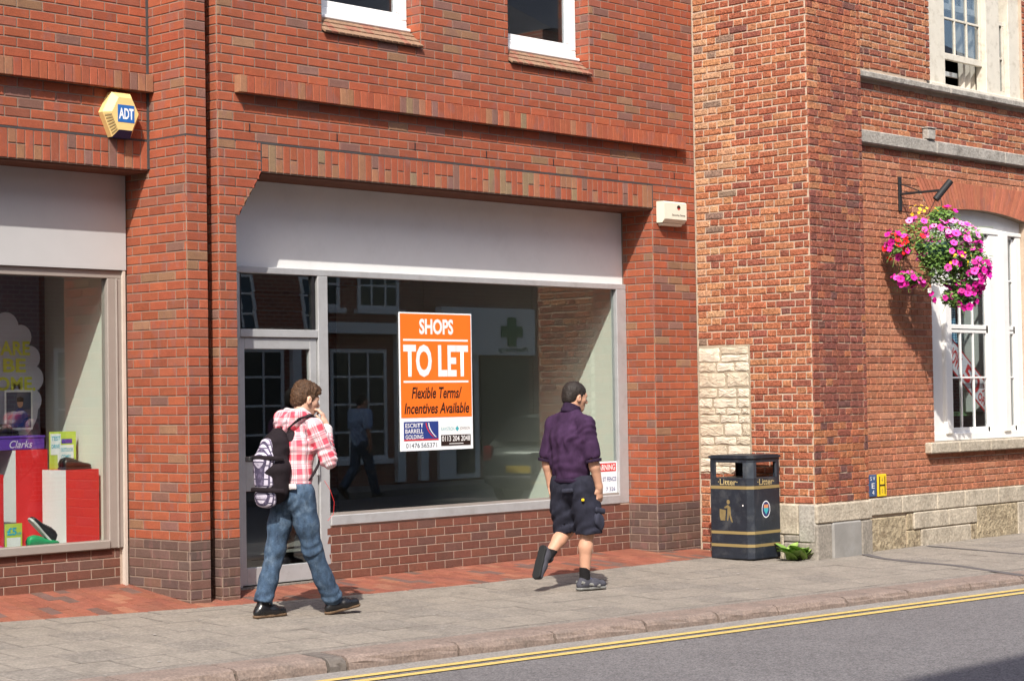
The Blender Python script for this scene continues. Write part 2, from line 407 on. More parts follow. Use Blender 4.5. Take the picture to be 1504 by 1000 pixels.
# ================================================================== ground, road, pavements
def kerb_y(x): return -2.95 - .10 * x
ev = Vector((1, -.1, 0)).normalized(); nv = Vector((.1, 1, 0)).normalized()
K0 = Vector((0, -2.95, 0))
def KP(a, b, z=0): p = K0 + ev * a + nv * b; return Vector((p.x, p.y, z))
ROADZ = -.165
gm = MB(); gm.add([(-300, -300, -.26), (300, -300, -.26), (300, 300, -.26), (-300, 300, -.26)], [(0, 1, 2, 3)])
tag(gm.build('ground', 'slab_dark'), kind='structure')
rm = MB(); rm.add([KP(-60, .0, ROADZ), KP(-60, -8.1, ROADZ), KP(70, -8.1, ROADZ), KP(70, .0, ROADZ)], [(0, 1, 2, 3)])
road = tag(rm.build('road', 'asphalt'), kind='structure')
def strip(name, b0, b1, z, mat, a0=-40, a1=50):
    m = MB(); n = int((a1 - a0) / .5); vs = []
    for i in range(n + 1):
        a = a0 + (a1 - a0) * i / n; w = rnd.uniform(-.004, .004)
        vs += [KP(a, b0 + w, z), KP(a, b1 + rnd.uniform(-.004, .004), z)]
    m.add(vs, [(2 * i, 2 * i + 1, 2 * i + 3, 2 * i + 2) for i in range(n)]); return m.build(name, mat, road)
strip('drainage_channel', -.22, -.002, ROADZ + .004, 'channel')
strip('yellow_line', -.315, -.235, ROADZ + .006, 'yellow_paint')
strip('yellow_line', -.485, -.402, ROADZ + .006, 'yellow_paint')
strip('wheel_track_seam', -5.5, -5.43, ROADZ + .004, 'seam_tar')
# pavement base sheet following the crossfall, slabs laid on it
def pz(y): return S_FALL * y
PX0, PX1 = -14.0, 24.0
pm = MB(); vs = []
for x in (PX0, PX1):
    for y in (kerb_y(x) + .12, 1.2): vs.append((x, y, pz(y) - .014))
pm.add(vs, [(0, 2, 3, 1)]); pm.add([(PX0, kerb_y(PX0) + .12, -.27), (PX1, kerb_y(PX1) + .12, -.27), vs[2], vs[0]], [(0, 1, 2, 3)])
pavement = tag(pm.build('pavement', 'slab_joint'), kind='structure')
EDGE = [(-14, 1.05), (-4, .62), (-2.29, .215), (-.85, -.125), (.475, -.345), (1.87, -.50), (5.3, -.51), (40, -.51)]
def edge_y(x):
    for (a, b), (c, d) in zip(EDGE, EDGE[1:]):
        if a <= x <= c: return b + (d - b) * (x - a) / (c - a)
    return -.5
def clip(poly, f):
    out = []
    for i, p in enumerate(poly):
        q = poly[(i + 1) % len(poly)]; a, b = f(p), f(q)
        if a >= 0: out.append(p)
        if (a >= 0) != (b >= 0): t = a / (a - b); out.append(p.lerp(q, t))
    return out
def slab(poly, top, name, mat, parent, ch=.004, drop=.03, edge=None):
    """thin stone with its own edges: poly in plan, top(p) height"""
    c = sum(poly, Vector()) / len(poly); m = MB(); n = len(poly); wide = 2.6 if edge else 1.6; dz = rnd.uniform(-.002, .002); tl = (rnd.uniform(-.004, .004), rnd.uniform(-.004, .004))
    ins = [p + (c - p).normalized() * ch * wide for p in poly]
    h = lambda p, d: (p.x, p.y, top(p) + dz + tl[0] * (p.x - c.x) + tl[1] * (p.y - c.y) - d)
    m.add([h(p, drop) for p in poly] + [h(p, ch) for p in poly] + [h(p, 0) for p in ins],
          [tuple(range(2 * n, 3 * n))] + [(i, (i + 1) % n, n + (i + 1) % n, n + i) for i in range(n)] + [(n + i, n + (i + 1) % n, 2 * n + (i + 1) % n, 2 * n + i) for i in range(n)])
    if edge: m.m = [0] + [1] * (len(m.f) - 1)
    return m.build(name, [mat, edge] if edge else mat, parent)
topf = lambda p: pz(p.y)
SL = .395; g = .004
count = 0
for row in range(0, 9):
    b0 = .42 + row * .425; b1 = b0 + .425
    if row > 5: break
    a = -5.2 - (row % 2) * SL * .5 - rnd.uniform(0, .06); k = 0
    while a < 13.5:
        ln = SL if a < 4.6 or row == 0 else .60
        poly = [KP(a + g, b0 + g), KP(a + ln - g, b0 + g), KP(a + ln - g, b1 - g), KP(a + g, b1 - g)]; a += ln
        cx = sum(p.x for p in poly) / 4
        if cx < 5.4:
            e0, e1 = edge_y(cx - .25), edge_y(cx + .25); sl = (e1 - e0) / .5
            poly = clip(poly, lambda p: e0 + sl * (p.x - cx + .25) - p.y - .004)
        else: poly = clip(poly, lambda p: -1.31 - p.y)
        if len(poly) < 3: continue
        pxs = to_px((sum(p.x for p in poly) / len(poly), sum(p.y for p in poly) / len(poly), 0))
        if not (-60 < pxs[0] < 1620): continue
        slab(poly, topf, 'paving_slab', 'slab_dark' if rnd.random() < .16 else 'slab', pavement, edge='slab_edge'); count += 1
# mortar strip between slabs and kerb (a continuous cement fillet), then dark tar seams crossing the pavement by the corner
m = MB(); vs = []
for i in range(61):
    a = -8 + i * .4
    vs += [KP(a, .30), KP(a, .417 + rnd.uniform(-.01, .004))]
vs = [(p.x, p.y, pz(p.y) - .003) for p in vs]
m.add(vs, [(2 * i, 2 * i + 2, 2 * i + 3, 2 * i + 1) for i in range(60)]); m.build('cement_fillet', 'slab_dark', pavement)
def seam(pts, w, name='tar_seam'):
    m = MB(); vs = []
    for i, (x, y) in enumerate(pts):
        d = Vector((pts[min(i + 1, len(pts) - 1)][0] - pts[max(i - 1, 0)][0], pts[min(i + 1, len(pts) - 1)][1] - pts[max(i - 1, 0)][1])).normalized(); nn = Vector((-d.y, d.x))
        for s in (-1, 1): q = Vector((x, y)) + nn * s * w * rnd.uniform(.8, 1.2) / 2; vs.append((q.x, q.y, pz(q.y) + .004))
    m.add(vs, [(2 * i, 2 * i + 1, 2 * i + 3, 2 * i + 2) for i in range(len(pts) - 1)]); return m.build(name, 'seam_tar', pavement)
seam([(6.42, -1.42), (6.2, -1.75), (6.13, -2.1), (6.13, -2.6), (5.95, -3.1), (5.8, -3.5)], .11)
seam([(7.62, -1.40), (7.62, -1.9), (7.56, -2.5), (7.5, -3.4)], .07)
for (x_, y_, r_) in ((-2.6, -2.1, .014), (-1.9, -1.1, .011), (-.3, -2.3, .013), (.9, -1.2, .012), (1.4, -2.2, .015), (2.9, -1.0, .012), (3.3, -2.4, .013), (4.1, -1.6, .012), (.2, -1.7, .010), (-1.2, -.7, .012), (5.2, -2.3, .014), (6.9, -2.2, .013)):
    m = MB(); m.add([(x_ + r_ * (1 + .2 * math.sin(3 * i)) * math.cos(i * .628), y_ + r_ * 1.2 * math.sin(i * .628), pz(y_) + .0045) for i in range(10)], [tuple(range(10))]); m.build('chewing_gum', 'gum', pavement)
# kerb stones
kbm = MB(); kbm.add([KP(-9, .03, -.3), KP(14, .03, -.3), KP(14, .03, -.115), KP(-9, .03, -.098), KP(14, .3, -.100), KP(-9, .3, -.085)], [(0, 1, 2, 3), (3, 2, 4, 5)])
kerb = tag(kbm.build('kerb', 'slab_joint'), kind='structure')
kj = [-7.2, -6.4, -5.5, -4.7, -3.9, -3.2, -2.47, -1.79, -1.64, -.72, .15, 1.04, 1.80, 2.47, 3.3, 4.1, 4.95, 5.72, 6.5, 7.4, 8.3, 9.2, 10.1, 11]
for x0, x1 in zip(kj, kj[1:]):
    small = x1 - x0 < .3; q = random.Random(int(x0 * 100)); nseg = 7 if not small else 3; m = MB(); a0, a1 = x0 / ev.x, x1 / ev.x; rows = []
    for i in range(nseg + 1):
        a = a0 + .013 + (a1 - a0 - .026) * i / nseg; j = lambda s: q.uniform(-s, s)
        zt = pz(kerb_y(x0)) + .002
        rows.append([KP(a, .31, zt + .006 + j(.001)), KP(a, .05, zt + .002 + j(.002)), KP(a, .012 + j(.008), zt - .012 + j(.004)), KP(a, j(.006), zt - .035 + j(.004)), KP(a, -.006 + j(.007), -.13 + j(.006)), KP(a, -.012, -.28), KP(a, .31, -.28)])
    n = 7; m.add([p for r in rows for p in r], [(i * n + k, i * n + (k + 1) % n, (i + 1) * n + (k + 1) % n, (i + 1) * n + k) for i in range(nseg) for k in range(n)] + [tuple(range(n))[::-1], tuple(nseg * n + k for k in range(n))])
    m.build('kerb_stone', 'kerb_dark' if small else 'kerb_granite', kerb)
# red brick paving in front of the shop fronts, ramped up to the left-hand window
def back(x): return (.84, .128) if x < -.70 else (.37, .042)
def rz(p):
    e = edge_y(p.x); yb, zb = back(p.x); t = min(1.1, (p.y - e) / (yb - e)); return pz(e) + (zb - pz(e)) * max(-.05, t)
m = MB(); vs = []; xs = [-5 + i * .25 for i in range(42)] + [5.3, 5.62]
xs = sorted(set(xs + [-.701, -.699]))
for x in xs: e = edge_y(x); yb = back(x)[0] + .05; vs += [(x, e, rz(Vector((x, e))) - .012), (x, yb, rz(Vector((x, yb))) - .012)]
m.add(vs, [(2 * i, 2 * i + 2, 2 * i + 3, 2 * i + 1) for i in range(len(xs) - 1)])
red_paving = tag(m.build('red_brick_paving', 'slab_joint'), kind='structure')
pcol = pal((6, (.265, .095, .062)), (3, (.235, .083, .056)), (1.3, (.15, .09, .075)), (1, (.29, .125, .08)))
polys = []
x = -3.2; c = 0
while x < 5.55:
    e = edge_y(x + .05); yb = back(x + .05)[0] + .02; y = e - (0.1 if c % 2 else .2)
    while y < yb:
        p = [Vector((x + .002, y + .002, 0)), Vector((x + .101, y + .002, 0)), Vector((x + .101, y + .203, 0)), Vector((x + .002, y + .203, 0))]
        sl = (edge_y(x + .1) - edge_y(x)) / .1; e0 = edge_y(x)
        p = clip(p, lambda q: q.y - (e0 + sl * (q.x - x)) - .002); p = clip(p, lambda q: yb - q.y)
        if len(p) >= 3 and max(q.y for q in p) - min(q.y for q in p) > .03: polys.append(p)
        y += .205
    x += .103; c += 1
polys.sort(key=lambda p: to_px((p[0].x, p[0].y, 0))[2] + (50 if not (0 < to_px((p[0].x, p[0].y, 0))[0] < 1504) else 0))
for p in polys[:300]:
    o = slab(p, rz, 'paver', 'paver', red_paving, .002, .02); o.color = (*pcol(rnd), 1)
m = MB(); cols = []
for p in polys[300:]:
    n = len(p); m.add([(q.x, q.y, rz(q) - .02) for q in p] + [(q.x, q.y, rz(q)) for q in p], [tuple(range(n, 2 * n))] + [(i, (i + 1) % n, n + (i + 1) % n, n + i) for i in range(n)]); cols += [(*pcol(rnd), 1)] * (n + 4 * n)
if m.v:
    o = tag(m.build('paver_field', 'paver', red_paving), kind='stuff')
    paint(o, cols)
# far pavement where the photographer stands
m = MB(); m.add([KP(-60, -8.1, -.05), KP(70, -8.1, -.05), KP(70, -16, .0), KP(-60, -16, .0), KP(-60, -8.1, -.25), KP(70, -8.1, -.25)], [(0, 3, 2, 1), (0, 1, 5, 4)])
tag(m.build('far_pavement', 'slab'), kind='structure')
# ================================================================== the red brick shop building
B1 = empty('brick_shop_building', (2.0, 0, 0), 'modern red brick building with two recessed shop fronts and dark plinth bricks', 'building')
r = .005; YL = .48; YLP = .82
core = MB()
core.box((-.754 + r, r, -.3), (-.55 - r, 1.3, 7.0))
core.box((-.57, .24, -.3), (-.42, 1.3, 7.0))
core.box((-.44 + r, r, -.3), (-.26 - r, .62, 3.41))
core.prism([(-.27, 3.02), (-.002, 3.405), (-.27, 3.405)], r, .36)
for x0, x1, z0, z1 in ((-.44 + r, 5.63, 3.408, 4.615), (-.44 + r, .66, 4.615, 5.965), (1.80 + r, 2.915 - r, 4.615, 5.965), (4.04 + r, 5.63, 4.615, 5.965), (-.44 + r, 5.63, 5.965, 7.0)):
    core.box((x0, r + .0001, z0), (x1, .36, z1))
core.box((4.95 + r, r + .0002, -.3), (5.63, .62, 3.409))
core.box((-4.4, YL + r, 3.408), (-.75, .80, 7.0)); core.box((-4.4, r, -.3), (-3.9, 1.3, 7.0))
wall1 = core.build('wall', 'mortar_new', B1)
pl = MB(); pl.box((.94, .36 + r, -.3), (4.949, .52, .50)); pl.box((-3.9, YLP + r, -.3), (-.79, .98, .415))
plinth1 = pl.build('plinth', 'mortar_plinth', B1)
RED = pal((10, (.335, .092, .047)), (5, (.31, .083, .044)), (.8, (.225, .112, .088)), (.8, (.27, .145, .084)), (1.5, (.28, .09, .056)))
DARK = pal((4, (.135, .083, .07)), (2, (.115, .075, .068)), (1, (.16, .09, .07)))
PLUM = pal((4, (.185, .072, .05)), (2, (.165, .068, .05)), (1, (.15, .075, .06)))
red = lambda u, z, q: RED(q, .13)
def reddark(u, z, q): return RED(q, .13) if z > .49 else DARK(q, .16)
b1 = Bricks(B1, 'brick', 'brick_new', .0028, .0012)
h = .075; ZB = .49 - 7 * h
NB = 49                                                 # courses up to the long dark bed joint at 3.64
UL, UF = (0, -1), (1, 0)
# pilaster: left return and front
b1.face(wall1, (-.754, .80), UL, .788, ZB, NB, h, 'stretcher', reddark, off=.03)
b1.face(wall1, (-.754, YL), UL, YL - .012, 3.64, 44, h, 'stretcher', red, off=.05)
b1.face(wall1, (-.754, 0), UF, .204, ZB, NB + 44, h, 'stretcher', reddark, off=.0)
b1.face(wall1, (-.44, .24), UL, .228, ZB, NB + 44, h, 'stretcher', reddark)
# left pier with its cut-back shoulder under the end of the lintel
for j in range(NB):
    za = ZB + j * h; zm = za + h / 2
    xe = -.26 if zm < 3.02 else min(0.0, -.26 + (zm - 3.02) / .385 * .26)
    b1.face(wall1, (-.44, 0), UF, xe + .44, za, 1, h, 'stretcher', reddark, off=.05 + (.1125 if j % 2 else 0))
    if zm > 3.02 and xe < 0:                             # brick cut to the slope
        xa = -.26 + max(0, za - 3.02) / .385 * .26; xb = min(0, -.26 + (za + h - 3.02) / .385 * .26)
        m = MB(); m.prism([(xe - .012, za + .005), (xa - .004, za + .005), (xb - .004, za + h - .005), (xe - .012, za + h - .005)], -.0008, .03); o = m.build('brick', 'brick_new', wall1, keep=False); o.color = (*pal((1, (.37, .088, .052)), (1, (.33, .17, .10)))(rnd), 1)
box('lintel_joint', (-.010, -.0006, 3.405), (.001, .004, 3.632), 'lead_dark', B1); box('lintel_joint', (4.947, -.0006, 3.405), (4.957, .004, 3.632), 'lead_dark', B1)
# upper wall with its two window openings, and the right pier
HOLES = [(.66 + .44, 1.80 + .44, 4.60, 5.97), (2.915 + .44, 4.04 + .44, 4.60, 5.97)]
b1.face(wall1, (-.44, 0), UF, 6.068, 3.64, 44, h, 'stretcher', red, holes=HOLES, off=.07)
b1.face(wall1, (4.95, 0), UF, .678, ZB, NB, h, 'stretcher', reddark, off=.0)
b1.face(wall1, (4.95, .40), UL, .388, ZB, NB - 3, h, 'stretcher', reddark, off=.06)
for xr in (1.80, 4.04): b1.face(wall1, (xr, .23), UL, .218, 4.615, 18, h, 'stretcher', red)
b1.face(wall1, (-4.4, YL), UF, 3.645, 3.64, 44, h, 'stretcher', red, off=.02)
b1.face(wall1, (-3.9, 0), (0, 1), .8, ZB, NB, h, 'stretcher', reddark)
b1.finish('brickwork')
bp = Bricks(B1, 'plinth_brick', 'brick_plinth', .002, .0006, cap=300)
bp.face(plinth1, (.955, .36), UF, 3.993, ZB, 7, h, 'stretcher', lambda u, z, q: PLUM(q), off=.06)
bp.face(plinth1, (-3.89, YLP), UF, 3.07, .415 - 6 * h, 6, h, 'stretcher', lambda u, z, q: PLUM(q), off=.02)
bp.finish('plinth_brickwork')
# soldier lintels: some uprights are one brick, some are two halves
SOLD = pal((8, (.35, .097, .050)), (4, (.315, .085, .046)), (2.4, (.32, .15, .085)), (1.6, (.22, .115, .09)), (.8, (.25, .17, .10)))
lm = MB(); lm.box((.0, r * 1.2, 3.402), (4.95, .30, 3.645)); lm.box((-3.9, YL + r * 1.2, 3.402), (-.756, .79, 3.645)); lintel = lm.build('lintel', 'mortar_new', B1)
bs = Bricks(B1, 'soldier_brick', 'brick_new', .002, .0006, cap=400)
def soldiers(x0, n, y):
    for i in range(n):
        xc = x0 + (i + .5) * .075; q = rnd
        if i % 2 == (0 if rnd.random() < .85 else 1):
            bs.put((xc, y, 3.575), UF, .065, .103, SOLD(q), lintel); bs.put((xc, y, 3.461), UF, .065, .104, SOLD(q), lintel)
        else: bs.put((xc, y, 3.518), UF, .065, .217, SOLD(q), lintel)
soldiers(0.0, 66, -.001); soldiers(-.757 - 42 * .075, 42, YL - .001)
bs.finish('soldier_course')
box('soffit', (-.25, .02, 3.385), (4.948, .42, 3.401), 'soffit_brown', B1); box('soffit', (-3.9, YL + .02, 3.385), (-.756, .84, 3.401), 'soffit_brown', B1)
# projecting brick ledges
def ledge(x0, x1, y):
    lg = box('ledge', (x0 + .012, y - .072, 4.02), (x1 - .012, y + .004, 4.143), 'mortar_new', B1)
    n = round((x1 - x0) / .0755); w = (x1 - x0) / n
    for i in range(n):
        m = MB(); m.rbox((x0 + i * w + .004, y - .080, 4.014), (x0 + (i + 1) * w - .004, y - .001 if i in (0, n - 1) else y - .02, 4.15 + rnd.uniform(-.001, .001)), .003)
        o = m.build('ledge_brick', 'brick_new', lg, keep=False); o.color = (*SOLD(rnd), 1)
ledge(-.277, 5.405, 0); ledge(-3.9, -.757, YL)
jm = MB(); jm.box((-.752, .002, 3.630), (-.56, .02, 3.650)); jm.build('bed_joint', 'lead_dark', B1)
jm = MB(); jm.box((-.43, .002, 3.630), (5.62, .02, 3.650)); jm.build('bed_joint', 'lead_dark', B1)
jm = MB(); jm.box((-3.9, YL + .002, 3.630), (-.76, YL + .02, 3.650)); jm.build('bed_joint', 'lead_dark', B1)
jm = MB(); jm.box((-.7525, .01, 3.630), (-.74, YL, 3.650)); jm.build('bed_joint', 'lead_dark', B1)
for xw in (-.12, .81, 1.71, 2.6, 3.5, 4.42, 5.3): box('weep_hole', (xw - .006, -.0012, 3.718), (xw + .006, .004, 3.782), 'black_plastic', B1)
box('mastic_joint', (-.772, YL - .012, 3.41), (-.7545, YL + .01, 7.0), 'lead_dark', B1)
# upper windows
def upvc_window(x0, x1):
    yb = .17; w = MB()
    z0, z1 = 4.80, 5.962; f = .075
    for a, b in (((x0, yb, z0), (x1, yb + .07, z0 + f)), ((x0, yb, z1 - f), (x1, yb + .07, z1)), ((x0, yb, z0 + f), (x0 + f, yb + .07, z1 - f)), ((x1 - f, yb, z0 + f), (x1, yb + .07, z1 - f))): w.rbox(a, b, .008)
    win = w.build('window_frame', 'upvc', B1)
    s = MB(); xa, xb, za, zb = x0 + f, x1 - f, z0 + f, z1 - f; t = .06
    for a, b in (((xa, yb + .012, za), (xb, yb + .06, za + t)), ((xa, yb + .012, zb - t), (xb, yb + .06, zb)), ((xa, yb + .012, za + t), (xa + t, yb + .06, zb - t)), ((xb - t, yb + .012, za + t), (xb, yb + .06, zb - t))): s.rbox(a, b, .006)
    s.build('sash', 'upvc', win, keep=False)
    box('pane', (xa + t, yb + .03, za + t), (xb - t, yb + .036, zb - t), 'glass_upper', win, keep=False)
    box('window_sill', (x0 + .002, yb - .055, z0 - .035), (x1 + .03 - .032, yb + .06, z0 - .001), 'upvc', win, .01, keep=False)
    b = MB(); b.prism([(.012, 4.55), (.012, 4.615), (.15, 4.735), (.25, 4.735), (.25, 4.55)], x0, x1, 'x'); b.build('sill_bed', 'mortar_new', win, keep=False)
    slope = math.atan2(.10, .155)
    for row in range(3):
        n = 15; wt = (x1 - x0) / n
        for i in range(n):
            T = Matrix.Translation(((x0 + x1) / 2, .118 - row * .058, 4.745 - row * .050)) @ Matrix.Rotation(slope, 4, 'X')
            m = MB(); cx = -(x1 - x0) / 2 + (i + .5) * wt
            m.rbox((cx - wt / 2 + .003, -.046, -.010), (cx + wt / 2 - .003, .036, .012), .003, T=T)
            m.build('sill_tile', rnd.choice(('tile_tan', 'tile_tan', 'tile_red')), win, keep=False)
    # room behind: a dark closed box with a blind edge
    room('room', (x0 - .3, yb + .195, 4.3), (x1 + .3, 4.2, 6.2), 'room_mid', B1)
upvc_window(.662, 1.798); upvc_window(2.917, 4.038)
# roof, floors and back so that no daylight leaks in
rf = MB(); rf.box((-4.5, -.06, 7.0), (5.64, 9, 7.12)); rf.build('roof', 'stone_grey', B1)
bk = MB(); bk.box((-4.5, 8.6, -.3), (5.9, 9, 7.0)); bk.box((-4.4, .84, 3.45), (5.63, 8.6, 3.6)); bk.box((-4.5, 1.3, -.3), (-4.4, 8.6, 7)); bk.box((5.62, .62, -.3), (5.9, 8.6, 7)); bk.build('inner_structure', 'room_dark', B1)

# ------------------------------------------------------------------ empty shop: fascia, window, door
FY = .36
box('fascia_board', (-.262, .405, 2.672), (4.945, .44, 3.384), 'fascia_white', B1)
fr = MB()
fr.rbox((-.262, FY, 2.618), (4.945, FY + .07, 2.671), .004)                # head
fr.rbox((.89, FY, .06), (1.0, FY + .075, 2.617), .004)                    # mullion by the door
fr.rbox((-.262, FY + .002, .05), (.052, FY + .075, 2.617), .004)
fr.rbox((4.80, FY, .5), (4.945, FY + .075, 2.617), .004)
fr.rbox((1.0, FY - .012, .498), (4.80, FY + .08, .585), .006)
fr.rbox((.052, FY + .001, 2.092), (.89, FY + .07, 2.158), .004)
win = fr.build('shop_window_frame', 'aluminium', B1)
box('window_pane', (1.0, FY + .038, .585), (4.80, FY + .044, 2.617), 'glass', win, keep=False)
box('glazing_bead', (1.0, FY + .012, .5852), (4.80, FY + .036, .607), 'frame_taupe', win, keep=False)
for xa, xb in ((.835, .86), (.053, .07)): box('louvre_channel', (xa, FY + .01, 2.16), (xb, FY + .05, 2.617), 'black_plastic', win, keep=False)
for i in range(3):
    z = 2.168 + i * .15; T = Matrix.Translation((.4525, FY + .03, z + .075)) @ Matrix.Rotation(R(-7), 4, 'X')
    m = MB(); m.box((-.382, -.003, -.077), (.382, .003, .077), T=T); m.build('louvre_blade', 'glass', win, keep=False)
dm = MB()
D0, D1 = .058, .884
dm.rbox((D0, FY + .02, .062), (D0 + .05, FY + .065, 2.088), .004); dm.rbox((D1 - .075, FY + .02, .062), (D1, FY + .065, 2.088), .004)
dm.rbox((D0 + .05, FY + .02, 1.995), (D1 - .075, FY + .065, 2.088), .004); dm.rbox((D0 + .05, FY + .02, .062), (D1 - .075, FY + .065, .205), .004)
dm.rbox((D0 + .05, FY + .022, .83), (D1 - .075, FY + .063, 1.09), .004)
door = dm.build('shop_door', 'aluminium', B1)
box('pane', (D0 + .05, FY + .04, 1.09), (D1 - .075, FY + .046, 1.995), 'glass', door, keep=False)
box('pane', (D0 + .05, FY + .04, .205), (D1 - .075, FY + .046, .83), 'glass', door, keep=False)
hm = MB(); hm.rbox((D1 - .058, FY - .035, .93), (D1 - .02, FY - .018, 1.42), .006); hm.box((D1 - .05, FY - .02, .98), (D1 - .03, FY + .02, 1.0)); hm.box((D1 - .05, FY - .02, 1.35), (D1 - .03, FY + .02, 1.37)); hm.build('pull_handle', 'aluminium', door, keep=False)
box('threshold', (-.26, FY - .03, -.1), (.95, FY + .12, .052), 'slab_dark', B1)
# interior of the empty shop: a pale wing wall by the window, dark depth beyond
im = MB(); im.box((4.845, FY + .09, .0), (4.945, 4.6, 2.9)); im.build('wing_wall', 'room_pale', B1)
im = MB(); im.add([(-.3, .45, .30), (5.6, .45, .30), (5.6, 8.6, .30), (-.3, 8.6, .30)], [(0, 1, 2, 3)]); im.build('shop_floor', 'room_floor', B1)
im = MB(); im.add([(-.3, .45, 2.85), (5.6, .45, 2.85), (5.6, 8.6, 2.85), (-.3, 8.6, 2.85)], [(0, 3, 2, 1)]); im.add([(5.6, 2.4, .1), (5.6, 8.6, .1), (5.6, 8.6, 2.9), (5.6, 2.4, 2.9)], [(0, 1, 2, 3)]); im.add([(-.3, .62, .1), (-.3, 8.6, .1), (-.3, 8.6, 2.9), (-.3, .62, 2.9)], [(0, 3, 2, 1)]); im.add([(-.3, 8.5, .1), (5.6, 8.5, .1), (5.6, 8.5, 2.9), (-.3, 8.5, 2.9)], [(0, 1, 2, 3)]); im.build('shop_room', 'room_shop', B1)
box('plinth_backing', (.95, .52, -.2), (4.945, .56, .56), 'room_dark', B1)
# ------------------------------------------------------------------ shoe shop on the left: fascia, window, display bay
LX0, LX1 = -3.9, -.80; GY = .80
box('fascia_board', (LX0, .775, 2.628), (-.772, .83, 3.384), 'fascia_grey', B1)
fr = MB(); fr.rbox((LX0, GY, 2.56), (LX1, GY + .08, 2.626), .004); fr.rbox((-.935, GY, .418), (LX1, GY + .09, 2.56), .006); fr.rbox((-.86, GY - .012, .418), (-.845, GY + .01, 2.56), .004)
fr.rbox((LX0, GY - .015, .418), (-.935, GY + .09, .485), .006); lwin = fr.build('shop_window_frame', 'frame_taupe', B1)
box('window_pane', (LX0, GY + .04, .485), (-.935, GY + .046, 2.56), 'glass', lwin, keep=False)
box('mastic_joint', (-.802, GY - .02, .1), (-.776, GY + .02, 2.63), 'mastic', B1)
dk = MB(); dk.box((-.875, GY + .10, .40), (-.84, 1.78, 2.75)); dk.build('display_side_wall', 'room_pale', B1)

box('display_floor', (LX0, GY + .09, .40), (-.876, 1.78, .44), 'room_pale', B1)
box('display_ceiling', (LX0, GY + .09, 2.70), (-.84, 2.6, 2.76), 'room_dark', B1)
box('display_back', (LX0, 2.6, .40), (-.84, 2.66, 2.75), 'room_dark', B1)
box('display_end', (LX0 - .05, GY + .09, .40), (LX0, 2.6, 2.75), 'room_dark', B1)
# ================================================================== the older corner building on the right
B2 = empty('corner_brick_building', (8.0, -1.3, 0), 'old weathered brick building with stone plinth, grey string courses and tall white sash windows', 'building')
X2, YP, YW, XP = 5.63, -1.40, -1.29, 6.56
AC, AR = 9.02, 1.03                                 # centre and half width of the ground-floor window
WZ0, WZS = 1.02, 3.44                               # sill and arch springing
ARAD = (AR * AR + .085 * .085) / (2 * .085)
def intr(x): return WZS + .085 - ARAD + math.sqrt(ARAD * ARAD - (x - AC) ** 2)
UW0, UW1, UWZ0, UWZ1 = 8.06, 10.05, 4.80, 6.6
r2 = .009; c2 = MB()
c2.box((X2 + r2, YP + r2, -.3), (XP - r2, 1.5, 8.2))
def wbox(x0, x1, z0, z1): c2.box((x0, YW + r2, z0), (x1, YW + .3, z1))
wbox(XP - .02, AC - AR, -.3, 8.2); wbox(AC + AR, 13.5, -.3, 8.2)
wbox(AC - AR, AC + AR, -.3, WZ0 - .02)
xs = [AC - AR + 2 * AR * i / 16 for i in range(17)]
c2.prism([(x, intr(x)) for x in xs] + [(AC + AR, UWZ0 - .03), (AC - AR, UWZ0 - .03)], YW + r2, YW + .3)
c2.box((AC - AR, YW + r2, UWZ1), (AC + AR, YW + .3, 8.2))
wall2 = c2.build('wall', 'mortar_old', B2)
OLD = pal((5, (.45, .155, .082)), (4, (.40, .13, .073)), (1.6, (.325, .108, .072)), (2.8, (.51, .215, .11)), (.2, (.24, .10, .08)))
PALE = pal((4, (.54, .255, .13)), (3, (.58, .33, .19)), (2, (.46, .18, .09)), (.6, (.30, .2, .15)))
DRK = pal((5, (.30, .102, .07)), (4, (.265, .092, .07)), (2.6, (.35, .12, .074)), (.3, (.46, .19, .095)), (.3, (.20, .09, .075)))
WLO = pal((5, (.50, .20, .115)), (3, (.465, .18, .10)), (2, (.53, .23, .135)), (.4, (.40, .15, .092)))
ORG = pal((4, (.46, .175, .085)), (3, (.40, .135, .07)), (2, (.31, .10, .066)), (1, (.18, .08, .07)))
def side_col(u, z, q):                              # u runs from the neighbour's wall to the street corner
    edge = .38 + .16 * math.sin(z * 1.9) + .1 * math.sin(z * 5.1 + 1)
    if u < edge and z > 2.0 and q.random() < .85: return PALE(q)
    return OLD(q)
def pil_col(u, z, q):
    if z > 4.62: return OLD(q)
    if z < 1.25: return ORG(q)
    return DRK(q) if q.random() < (.97 if z < 3.5 else .55) - (.25 if u < .18 else 0) else OLD(q)
bb = Bricks(B2, 'brick', 'brick_old', .005, .0035)
hc = .0705; n2 = 108
RUB = (.0, .64, .76, 2.055)
bb.face(wall2, (X2, 0), (0, -1), 1.384, .495, n2, hc, 'flemish', side_col, L=.228, Hd=.112, joint=.0125, holes=[RUB], off=.05, wander=.0035)
bb.face(wall2, (X2, YP), UF, .93, .495, n2, hc, 'english', pil_col, L=.228, Hd=.109, joint=.0085, wander=.003, jit=.003)
archx = AR + .28
holes = [(AC - AR - XP, AC + AR - XP, WZ0, WZS + .04), (UW0 - XP, UW1 - XP, UWZ0 - .05, UWZ1), (0, 7, 4.065, 4.20), (0, 7, 4.725, 4.795)]
bb.face(wall2, (XP, YW), UF, 5.5, .495, 48, .0712, 'english', lambda u, z, q: WLO(q), L=.228, Hd=.114, joint=.0085, holes=holes, wander=.0012, jit=.0012, keepf=lambda u, z, L: not (z > WZS - .06 and z < 3.79 and abs(u + XP - AC) < AR + .28 * (z - WZS) / .35 - .02))
bb.face(wall2, (XP, YW), UF, 5.5, .495 + 48 * .0712, 64, .0712, 'flemish', lambda u, z, q: OLD(q), L=.228, Hd=.112, joint=.013, holes=holes, wander=.003, jit=.003)
